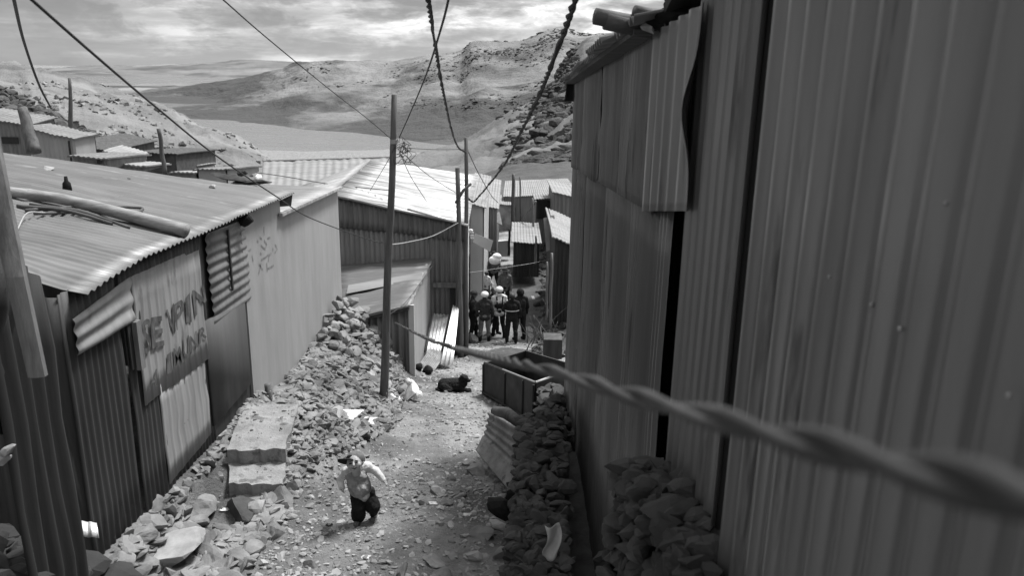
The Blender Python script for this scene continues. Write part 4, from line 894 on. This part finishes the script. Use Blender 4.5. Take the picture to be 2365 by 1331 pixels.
pole('pole down the street in front of the wide pale roof', P(1184, 520, 40), P(1186, 402, 40), .10, .08)
pole('thin pole next to the street pole before the wide pale roof', P(1202, 510, 43), P(1201, 408, 43), .045, .035)
pole('thin pole holding the corner of the middle dark shed', P(1236, 610, 32), P(1238, 545, 32), .05, .04, M['wood_plank'])
pole('upright pole of the black-mouthed shed frame', P(1232, 545, 38), P(1230, 458, 38), .05, .05, M['wood_plank'])
pole('slanting brace of the black-mouthed shed frame', P(1205, 510, 39), P(1238, 465, 38.5), .05, .05, M['wood_plank'])
pole('dark post at the corner of the middle dark shed', P(1175, 590, 33), P(1177, 530, 33), .06, .05, M['cloth_black'])
pole('tall pale pole standing before the near dark shed', P(1270, 760, 22), P(1275, 585, 22), .045, .035, M['wood_plank'])
pole('thin pale pole left of the near dark shed', P(1262, 740, 23), P(1264, 605, 23), .035, .03, M['wood_plank'])
pole('thick leaning dark post between the two hillside cabins', P(78, 352, 17), P(52, 250, 17.3), .15, .10)
pole('electric pole on the left hillside with small cross arms', P(166, 365, 28), P(161, 180, 28), .10, .05)
pole('thin dark pole leaning behind the grey tin roof', P(381, 402, 16), P(367, 297, 16), .045, .04)
pole('short stick post on the hillside above the round stone hut', P(326, 350, 36), P(331, 325, 36), .05, .04)

# ------------------------------------------------------------------ wires
def wire(label, ctrl, r, m=None, tw=0, n=16, name='wire', cat='wire', seg=6):
    pts = smoothpath([P(*c_) for c_ in ctrl], n)
    if ctrl[0][1] < 0: d0 = (pts[0]-pts[2]).normalized(); pts = [pts[0]+d0*(.25*k) for k in range(28, 0, -1)]+pts
    v, f = twist(pts, r, tw, seg) if tw else tube(pts, r, seg)
    return tag(link(name, v, f, m or M['wire'], smooth=True), label, cat)
wire('long black wire crossing the upper left from the frame top down to the blank wall', [(40, -32, 4.0), (75, 0, 4.2), (220, 128, 5.2), (360, 247, 6.8), (500, 360, 8.8), (640, 455, 11), (720, 505, 12.8), (860, 556, 15), (885, 560, 15.1)], .009)
wire('steep dark wire at the upper left dropping to the hillside rocks', [(28, -20, 9), (55, 95, 12), (90, 195, 15), (118, 250, 19)], .022)
wire('thin wire from the frame top to the tall pole', [(500, -15, 6), (620, 90, 8), (760, 205, 11), (850, 275, 13.5), (908, 325, b0.y)], .006)
wire('thick twisted black cable from the top centre to the taller twin pole', [(985, -25, 7.5), (992, 20, 8), (1006, 110, 10), (1022, 205, 12.5), (1043, 300, 17), (1058, 340, 20), (1077, 352, 21.3)], .015, tw=1.3, n=30)
wire('thin dark wire from the top centre down to the tall pole', [(1040, -20, 5.5), (1020, 60, 6.5), (985, 170, 9), (950, 255, 12), (922, 318, b0.y)], .009)
wire('thick twisted black cable swooping from the top right down the street', [(1332, -25, 5.5), (1322, 15, 5.8), (1285, 120, 7.2), (1240, 230, 9.5), (1200, 310, 12), (1168, 375, 15), (1130, 425, 19), (1105, 455, 20.8), (1092, 466, 21.4), (1080, 455, 21.3), (1076, 430, 21.3)], .015, tw=1.2, n=26)
wire('thin wire between the two street poles under the lake', [(917, 340, b0.y), (1000, 345, 19), (1075, 345, 21.3)], .008)
wire('thin wire fanning down right from the tall pole to the shiny roof', [(920, 345, b0.y), (990, 405, 18), (1060, 450, 21)], .007)
wire('thin wire hanging from the tall pole onto the middle of the shiny roof', [(922, 350, b0.y), (950, 410, 17), (985, 465, 19.3)], .007)
wire('thin wire left of the tall pole reaching the shiny roof', [(908, 350, b0.y), (885, 390, 16.5), (855, 440, 19)], .006)
wire('pale slack wire from the shorter twin pole to the tall pole', [(897, 566, b0.y), (940, 560, 17), (1000, 545, 20), (1058, 515, 21.0)], .012, M['wire_pale'])
wire('wire from the taller twin pole down to the narrow hut', [(1079, 345, 21.3), (1105, 400, 27), (1135, 452, 33), (1150, 468, 36)], .014)
wire('low wire from the lean-to corner to the tall pole', [(895, 730, b0.y), (940, 695, 17), (998, 615, 19.6)], .008)
wire('wire crossing behind the tin roof towards the shiny roof', [(520, 390, 28), (640, 405, 26), (760, 425, 24), (900, 440, 22)], .012)
wire('slack pale wire sagging low across the street', [(1085, 630, 25), (1180, 616, 26), (1240, 606, 27), (1310, 588, 28)], .008, M['wire_pale'])
# near twisted cable (strongly out of focus)
P1 = hit(900, 700)
pa = P(905, 742, 14.8)
pts = []
for k in range(0, 241):
    t = k/240; px = lerp(905, 2460, t**.9)
    s = (px-905); inv = 1/14.8+.0019*s
    # smooth sag in the picture of the cable
    py = np.interp(px, [905, 1000, 1090, 1180, 1300, 1400, 1520, 1650, 1800, 2000, 2365, 2460], [742, 790, 815, 836, 864, 897, 932, 966, 1006, 1056, 1150, 1180])
    d = ray(px, py); pts.append(d.normalized()*(1/inv))
sm = [sum((pts[max(0, min(240, k+j))] for j in range(-4, 5)), Vector())/9 for k in range(241)]
pts = []
for k in range(len(sm)-1):
    for j in range(6): pts.append(sm[k].lerp(sm[k+1], j/6))
tag(link('twisted_cable', *twist(pts, .0058, 4.2, 12), M['cable'], smooth=True), 'thick twisted cable crossing right in front of the zinc building, out of focus', 'cable')

# ------------------------------------------------------------------ figures
def capsule(a, b, ra, rb, seg=12, rings=4):
    a, b = Vector(a), Vector(b); d = b-a
    if d.length < 1e-5: d = Vector((0, 0, 1e-4))
    t = d.normalized(); u = t.orthogonal().normalized(); w_ = t.cross(u); V = []; F = []
    prof_ = [(-math.cos(math.pi/2*k/rings), math.sin(math.pi/2*k/rings), 0) for k in range(0, rings+1)]+[(math.sin(math.pi/2*k/rings), math.cos(math.pi/2*k/rings), 1) for k in range(0, rings+1)]
    rows = []
    for off, rad, e in prof_:
        c = (b if e else a)+t*off*(rb if e else ra); r_ = max(1e-4, rad*(rb if e else ra))
        rows.append([c+u*math.cos(2*math.pi*k/seg)*r_+w_*math.sin(2*math.pi*k/seg)*r_ for k in range(seg)])
    for r_ in rows: V += r_
    for i in range(len(rows)-1):
        for k in range(seg):
            k2 = (k+1) % seg; F.append((i*seg+k, i*seg+k2, (i+1)*seg+k2, (i+1)*seg+k))
    F.append(tuple(range(seg-1, -1, -1))); F.append(tuple((len(rows)-1)*seg+k for k in range(seg)))
    return V, F
def fuse(name, parts, m, parent, voxel=.012, sm=3, fold=None, **k):
    o = link(name, *merge(*parts), m, parent, smooth=True, **k)
    r = o.modifiers.new('fuse', 'REMESH'); r.mode = 'VOXEL'; r.voxel_size = voxel; r.use_smooth_shade = True
    s = o.modifiers.new('soft', 'SMOOTH'); s.iterations = sm; s.factor = .5
    if fold:
        tx = bpy.data.textures.new('folds', 'CLOUDS'); tx.noise_scale = fold[1]; tx.noise_depth = 2
        d_ = o.modifiers.new('folds', 'DISPLACE'); d_.texture = tx; d_.strength = fold[0]; d_.mid_level = .5; d_.texture_coords = 'LOCAL'
    return o
def hand(w_, dirv, side, s):
    """palm, four unequal bent fingers and a thumb; w_ wrist, dirv pointing direction, side = palm-width direction"""
    d = Vector(dirv).normalized(); sd_ = Vector(side); sd_ = (sd_-d*sd_.dot(d)).normalized(); nn = d.cross(sd_); out = []
    pc = w_+d*.045*s; out.append(capsule(w_, pc, .022*s, .028*s)); out.append(capsule(pc-sd_*.022*s, pc+sd_*.022*s, .016*s, .016*s))
    for k, ln in zip((-1.5, -.5, .5, 1.5), (.06, .072, .068, .052)):
        r0 = pc+d*.018*s+sd_*k*.018*s; r1 = r0+(d+nn*.25)*ln*.55*s; r2 = r1+(d*.7+nn*.8)*ln*.5*s
        out += [capsule(r0, r1, .0088*s, .0082*s, 8, 3), capsule(r1, r2, .0082*s, .0068*s, 8, 3)]
    t0 = w_+d*.02*s-sd_*.024*s; t1_ = t0+(d*.6-sd_*.8)*.035*s; t2_ = t1_+(d*.9+nn*.4)*.028*s
    out += [capsule(t0, t1_, .011*s, .0095*s, 8, 3), capsule(t1_, t2_, .0095*s, .008*s, 8, 3)]
    return out
def headparts(c, s, fwd, up, k=1.0):
    """skull, jaw, nose, ears, brow, lips; fwd/up unit vectors, s head radius"""
    f_, u_ = Vector(fwd).normalized(), Vector(up).normalized(); f_ = (f_-u_*f_.dot(u_)).normalized(); r_ = f_.cross(u_)
    rm = Matrix((r_, f_, u_)).transposed()
    return [ell(c+u_*s*.12, (s*.82, s*.95, s*.95), rm), ell(c+f_*s*.22-u_*s*.45, (s*.62, s*.62, s*.60), rm), capsule(c+f_*s*.92+u_*s*.05, c+f_*s*1.08-u_*s*.22, s*.09, s*.15, 8, 3),
            ell(c+r_*s*.84-u_*s*.05, (s*.1, s*.16, s*.24), rm), ell(c-r_*s*.84-u_*s*.05, (s*.1, s*.16, s*.24), rm), capsule(c+f_*s*.8-r_*s*.35+u_*s*.2, c+f_*s*.8+r_*s*.35+u_*s*.2, s*.12, s*.12, 8, 3),
            capsule(c+f_*s*.80-r_*s*.16-u_*s*.55, c+f_*s*.80+r_*s*.16-u_*s*.55, s*.09, s*.09, 8, 3), ell(c+f_*s*.62+r_*s*.42-u_*s*.25, (s*.3, s*.26, s*.3), rm), ell(c+f_*s*.62-r_*s*.42-u_*s*.25, (s*.3, s*.26, s*.3), rm)], rm, f_, u_, r_

# --- the boy, running up the lane
bq = hit(838, 1206); YB_ = bq.y
t = thing('person', 'small boy in a dark cap, white sleeves and black trousers running up the lane', 'person', bq)
def J(px, py, dy=0): return P(px, py, YB_+dy)
hc = J(820, 1070, -.12); s = .108
sh_l, sh_r = J(802, 1089, -.02), J(848, 1079, .03)          # picture left / right
ch = J(824, 1096, 0); be = J(832, 1128, -.02); pv = J(838, 1142, 0)
el_r, wr_r = J(869, 1090, .02), J(886, 1110, -.04); el_l, wr_l = J(786, 1109, .02), J(790, 1129, -.08)
hip_l, hip_r = J(826, 1148, -.01), J(850, 1146, .03); kn_l, kn_r = J(827, 1173, -.10), J(861, 1170, -.02); an_l, an_r = J(828, 1205, -.06), J(864, 1200, .08)
hp, rm, f_, u_, r_ = headparts(hc, s, Vector((.02, -.8, .42)), Vector((-.22, .42, .85)))
body = hp+[capsule(hc-u_*s*.8, ch, .05, .055), capsule(sh_l, sh_r, .055, .055), capsule(ch, be, .095, .1), capsule(be, pv, .1, .1),
           capsule(sh_r, el_r, .04, .034), capsule(el_r, wr_r, .033, .024), capsule(sh_l, el_l, .04, .034), capsule(el_l, wr_l, .033, .024),
           capsule(hip_l, kn_l, .06, .048), capsule(kn_l, an_l, .045, .032), capsule(hip_r, kn_r, .06, .048), capsule(kn_r, an_r, .045, .032), capsule(pv, hip_l, .09, .07), capsule(pv, hip_r, .09, .07)]
body += hand(wr_r, (wr_r-el_r), Vector((0, -1, 0)), .62)+hand(wr_l, (wr_l-el_l), Vector((0, 1, 0)), .62)
bd = fuse('body', body, M['skin_pale'], t, .0055, 2)
for sx in (1, -1):
    link('eye', *ell(hc+f_*s*.90+r_*s*.33*sx+u_*s*.02, (s*.17, s*.07, s*.085), rm, 10, 8), M['hair'], bd, smooth=True)
    link('eyebrow', *capsule(hc+f_*s*.96+r_*s*.2*sx+u_*s*.24, hc+f_*s*.90+r_*s*.48*sx+u_*s*.2, s*.04, s*.03, 8, 3), M['hair'], bd, smooth=True)
link('mouth', *merge(capsule(hc+f_*s*.93-r_*s*.26-u_*s*.50, hc+f_*s*.95-u_*s*.58, s*.05, s*.06, 8, 3), capsule(hc+f_*s*.95-u_*s*.58, hc+f_*s*.93+r_*s*.26-u_*s*.48, s*.06, s*.05, 8, 3)), M['hair'], bd, smooth=True)
link('hair', *ell(hc+u_*s*.22-f_*s*.2, (s*.92, s*.9, s*.95), rm), M['hair'], t, smooth=True)
# cap pushed back and turned so that the peak points to the boy's right
cu_ = (u_*.95-f_*.25+r_*.25*(1 if r_.x > 0 else -1)).normalized(); side = r_*(-1 if r_.x > 0 else 1)
cf_ = (side*.86+f_*.5); cf_ = (cf_-cu_*cf_.dot(cu_)).normalized(); cr_ = cf_.cross(cu_); cm = Matrix((cr_, cf_, cu_)).transposed(); cc_ = hc+cu_*s*.42-f_*s*.12
cap = link('cap', *ell(cc_, (s*.96, s*1.0, s*.82), cm), M['cloth_mid'], t, smooth=True)
def brim(u, v):
    a = (u-.5)*2.1; dr = cf_*math.cos(a)+cr_*math.sin(a); rad = s*lerp(.85, 1.05+.85*math.cos(a*1.2), v)
    return cc_+cu_*s*(-.05-.25*v-.10*abs(a))+dr*rad, cu_
link('cap_peak', *grid(brim, 16, 8, .012), M['cloth_black'], cap, smooth=True)
link('cap_front', *ell(cc_+cf_*s*.18-cu_*s*.08, (s*.93, s*.88, s*.66), cm), M['cloth_black'], cap, smooth=True)
fuse('shirt', [capsule(sh_l, sh_r, .066, .066), capsule(sh_r, el_r, .056, .047), capsule(el_r, wr_r.lerp(el_r, .12), .047, .036), capsule(sh_l, el_l, .054, .045), capsule(el_l, wr_l.lerp(el_l, .12), .045, .036), capsule(ch, J(832, 1108), .1, .1), capsule(J(834, 1133), J(842, 1145, -.05), .10, .055)], M['cloth_light'], t, .008, 2, (.022, .05))
fuse('vest', [capsule(J(812, 1101, -.035), J(834, 1100, -.035), .075, .075), capsule(J(822, 1108, -.03), J(828, 1128, -.05), .108, .118), capsule(J(838, 1110, -.02), J(842, 1126, -.02), .075, .085)], M['cloth_vest'], t, .008, 2, (.035, .06))
fuse('trousers', [capsule(J(824, 1143, -.01), J(852, 1138, .03), .08, .078), capsule(hip_l, kn_l, .085, .078), capsule(kn_l, J(828, 1192, -.06), .076, .085), capsule(hip_r, kn_r, .085, .088), capsule(kn_r, J(863, 1190, .06), .084, .042)], M['cloth_black'], t, .008, 2, (.035, .07))
for a, yw in ((an_l, -.1), (an_r, .35)):
    fz = H(a.x, a.y); a0 = Vector((a.x, a.y, fz+.045)); dr = Vector((math.sin(yw)*.5-.1, -1, 0)).normalized()
    link('shoe', *merge(capsule(a0-dr*.02, a0+dr*.08-Vector((0, 0, .012)), .042, .034), capsule(a0, a0+Vector((0, 0, .06)), .036, .038)), M['cloth_mid'], t, smooth=True)

# --- grown-ups: local frame, +Y is where they face
def person(px, py, Y, face, label, h=1.65, jacket='cloth_black', pants='cloth_black', head=None, pose='stand', stripe=False, vest=None, pack=None, hood=False, group=None, scale=1, drop=None):
    z = H(P(px, py, Y).x, Y) if drop is None else P(px, py, Y).z
    o = Vector((P(px, py, Y).x, Y, z)); k = h*1.06/1.7*scale; Rz = Matrix.Rotation(face, 3, 'Z')
    def T(x, y, z_): return o+Rz @ Vector((x, y, z_))*k
    t = thing('person', label, 'person', o, group)
    st_ = rnd.uniform(.02, .12) if pose != 'walk' else .2; wd_ = rnd.uniform(0, .05)
    hipL, hipR, knL, knR, anL, anR = T(-.1, 0, .92), T(.1, 0, .92), T(-.12, .04+st_*.5, .5), T(.12, .02-st_*.3, .5), T(-.13-wd_, st_, .09), T(.13+wd_, -st_, .09)
    shL, shR = T(-.18, 0, 1.37), T(.18, 0, 1.37); sw = rnd.uniform(-.04, .04)
    if pose == 'akimbo': elL, wrL, elR, wrR = T(-.36, -.03, 1.15), T(-.2, .14, 1.02), T(.36, -.03, 1.15), T(.2, .14, 1.02)
    elif pose == 'hold': elL, wrL, elR, wrR = T(-.26, .02, 1.13), T(-.1, .26, 1.12), T(.26, .02, 1.13), T(.1, .26, 1.14)
    elif pose == 'up': elL, wrL, elR, wrR = T(-.3, .05, 1.2), T(-.2, .15, 1.55), T(.25, 0, 1.12), T(.26, .1, .88)
    else: elL, wrL, elR, wrR = T(-.25, -.02, 1.12), T(-.25, .06, .86), T(.25, -.02, 1.12), T(.26, .06, .86)
    hc = T(0, .03, 1.585); s = .108*k; fw = Rz @ Vector((0, 1, -.12)); hp, rm, f_, u_, r_ = headparts(hc, s, fw, Vector((0, 0, 1)))
    body = hp+[capsule(hc-u_*s*.6, T(0, 0, 1.38), .055*k, .06*k), capsule(shL, shR, .065*k, .065*k), capsule(T(0, 0, 1.3), T(0, 0, 1.0), .10*k, .09*k), capsule(T(-.05, 0, .95), T(.05, 0, .95), .10*k, .10*k),
               capsule(shL, elL, .05*k, .042*k), capsule(elL, wrL, .04*k, .028*k), capsule(shR, elR, .05*k, .042*k), capsule(elR, wrR, .04*k, .028*k),
               capsule(hipL, knL, .085*k, .06*k), capsule(knL, anL, .055*k, .04*k), capsule(hipR, knR, .085*k, .06*k), capsule(knR, anR, .055*k, .04*k)]
    body += hand(wrL, wrL-elL, Rz @ Vector((0, 1, 0)), k)+hand(wrR, wrR-elR, Rz @ Vector((0, -1, 0)), k)
    b_ = fuse('body', body, M['skin'], t, .0095, 2)
    J_ = [capsule(shL, shR, .078*k, .078*k), capsule(shL, T(-.03, -.01, 1.46), .07*k, .06*k), capsule(shR, T(.03, -.01, 1.46), .07*k, .06*k), capsule(T(-.06, 0, 1.28), T(-.045, 0, 1.05), .135*k, .125*k), capsule(T(.06, 0, 1.28), T(.045, 0, 1.05), .135*k, .125*k), capsule(T(-.05, 0, 1.05), T(-.06, 0, .86), .125*k, .135*k), capsule(T(.05, 0, 1.05), T(.06, 0, .86), .125*k, .135*k), capsule(shL, elL, .072*k, .062*k), capsule(elL, wrL.lerp(elL, .08), .06*k, .045*k), capsule(shR, elR, .072*k, .062*k), capsule(elR, wrR.lerp(elR, .08), .06*k, .045*k)]
    if hood: J_.append(ell(hc-f_*.025*k, (s*1.12, s*1.1, s*1.25), rm))
    jk = fuse('jacket', J_, M[jacket], t, .014, 2, (.05, .12))
    fuse('trousers', [capsule(T(-.05, 0, .93), T(.05, 0, .93), .135*k, .135*k), capsule(hipL, knL, .105*k, .085*k), capsule(knL, anL+Vector((0, 0, .12)), .08*k, .066*k), capsule(hipR, knR, .105*k, .085*k), capsule(knR, anR+Vector((0, 0, .12)), .08*k, .066*k)], M[pants], t, .014, 2, (.05, .12))
    for a in (anL, anR):
        link('boot', *merge(ell(a+Rz @ Vector((0, .06, -.04))*k, (.05*k, .13*k, .05*k), Rz), capsule(a, a+Vector((0, 0, .14*k)), .06*k, .065*k)), M['cloth_black'], t, smooth=True)
    if not hood: link('hair', *ell(hc+u_*s*.16-f_*s*.14, (s*.9, s*.96, s*.98), rm), M['hair'], t, smooth=True)
    if head == 'helmet' or head == 'dark_helmet':
        m_ = M['helmet'] if head == 'helmet' else M['cloth_dark']
        he = link('helmet', *ell(hc+u_*s*.42, (s*1.2, s*1.32, s*1.0), rm), m_, t, smooth=True)
        link('helmet_brim', *ell(hc+u_*s*.2+f_*s*.5, (s*1.25, s*1.35, s*.12), rm), m_, he, smooth=True)
    elif head == 'cap' or head == 'hat':
        he = link('cap', *ell(hc+u_*s*.45, (s*1.05, s*1.12, s*.85), rm), M['cloth_dark'], t, smooth=True)
        link('brim', *ell(hc+u_*s*.3+f_*s*(.9 if head == 'cap' else 0), (s*(.8 if head == 'cap' else 1.8), s*(1.2 if head == 'cap' else 1.8), s*.1), rm), M['cloth_dark'], he, smooth=True)
    def band(z_, m_, par, rr=.245, hh=.03):
        V_ = []; F_ = []
        for j in (0, 1):
            for q in range(24):
                a = 2*math.pi*q/24; V_.append(T(math.cos(a)*rr*.97, math.sin(a)*.172, z_+j*hh))
        F_ = [(q, (q+1) % 24, 24+(q+1) % 24, 24+q) for q in range(24)]
        link('reflective_band', V_, F_, m_, par, smooth=True)
    if stripe: band(1.14, M['cloth_light'], jk)
    if vest:
        for sx in (-1, 1): link('overall_strap', *slab(T(sx*.07-.025, -.158, 1.0), T(sx*.07+.025, -.158, 1.0), T(sx*.10+.025, -.12, 1.44), T(sx*.10-.025, -.12, 1.44), .01), M[vest], jk)
        fuse('bib', [capsule(T(-.05, -.05, 1.12), T(.05, -.05, 1.12), .118*k, .118*k)], M[vest], jk, .014, 2)
    if pack: fuse('bundle', [ell(T(0, -.22, 1.38), (.27*k, .2*k, .2*k)), ell(T(.08, -.22, 1.54), (.2*k, .17*k, .15*k))], M[pack], t, .02, 3)
    return t
g_ = 'people gathered in the street'
person(1119, 793, 24.6, .1, 'person seen from behind in white helmet and dark jacket, left in the group', jacket='cloth_dark', pants='cloth_mid', head='helmet', group=g_, h=1.62)
person(1152, 775, 25.5, .15, 'person in white helmet, light shirt and dark overalls, mid-group', jacket='cloth_light', head='helmet', vest='cloth_black', group=g_, h=1.68)
person(1181, 792, 24.4, .1, 'stout person in black with a pale band round the jacket', stripe=True, pose='hold', group=g_, h=1.62)
person(1200, 785, 25.2, .5, 'tall person in a black hooded coat at the right of the group', hood=True, jacket='cloth_black', group=g_, h=1.72)
person(1092, 788, 25.0, -1.5, 'person in a dark cap half hidden by the twin poles', head='cap', pose='hold', group=g_, h=1.66)
person(1138, 765, 25.9, -2.2, 'person in a black jacket standing behind the white helmets', group=g_, h=1.6)
person(1165, 742, 29.5, 3.0, 'person in a dark wide hat and grey jacket behind the group', head='hat', jacket='cloth_mid', group=g_, h=1.6)
person(1123, 700, 30.5, -.4, 'small pale-dressed person by the left wall farther down the street', jacket='cloth_light', pants='cloth_mid', pose='up', group=g_, h=1.25)
person(1140, 690, 33, .2, 'person carrying a big white bundle farther down the street', jacket='cloth_mid', head='hat', pack='white', pose='walk', group=g_, h=1.6)
q = P(1092, 745, 24.3)
tag(link('sack', *rocks([(Vector((q.x+.03, 24.3, H(q.x, 24.3)+.18)), (.16, .15, .2), (0, 0, 0))]), M['cloth_mid']), 'grey sack standing at the feet of the capped person', 'sack')

# --- black dog lying in the street, head to the right
dq = hit(1050, 903); x0 = dq.x; y0 = dq.y; zg = dq.z
t = thing('dog', 'black dog lying on the dirt in the middle of the lane', 'dog', dq)
D = lambda x, y, z: Vector((x0+x*.92, y0+y*.92, H(x0+x, y0+y)+z*.92))
dg_ = [capsule(D(-.24, .03, .15), D(.06, 0, .165), .15, .16), capsule(D(-.26, 0, .12), D(-.2, -.06, .11), .12, .12), capsule(D(.06, 0, .16), D(.17, 0, .22), .145, .125), capsule(D(.15, 0, .23), D(.20, -.01, .30), .12, .10),
       ell(D(.215, -.02, .33), (.105, .095, .095)), capsule(D(.27, -.03, .31), D(.335, -.05, .275), .058, .042), capsule(D(.19, .06, .39), D(.16, .09, .31), .035, .022), capsule(D(.19, -.11, .38), D(.18, -.13, .29), .035, .022),
       capsule(D(.12, -.09, .1), D(.22, -.12, .05), .055, .04), capsule(D(.22, -.12, .05), D(.38, -.13, .035), .036, .03), capsule(D(.14, .08, .1), D(.22, .08, .05), .05, .04), capsule(D(.22, .08, .05), D(.36, .05, .035), .036, .03),
       capsule(D(-.24, -.08, .12), D(-.08, -.16, .07), .10, .06), capsule(D(-.08, -.16, .07), D(-.22, -.2, .04), .05, .035), capsule(D(-.22, -.2, .04), D(-.08, -.22, .03), .035, .03),
       capsule(D(-.34, 0, .1), D(-.42, -.06, .05), .035, .03), capsule(D(-.42, -.06, .05), D(-.34, -.16, .03), .03, .022)]
fuse('body', dg_, M['black'], t, .008, 1, (.022, .03))

# ------------------------------------------------------------------ haze
hz = link('haze', *box((-14000, -70, -200), (14000, 15500, 460)), None, loc=(0, 0, 0), kind='stuff') if False else None
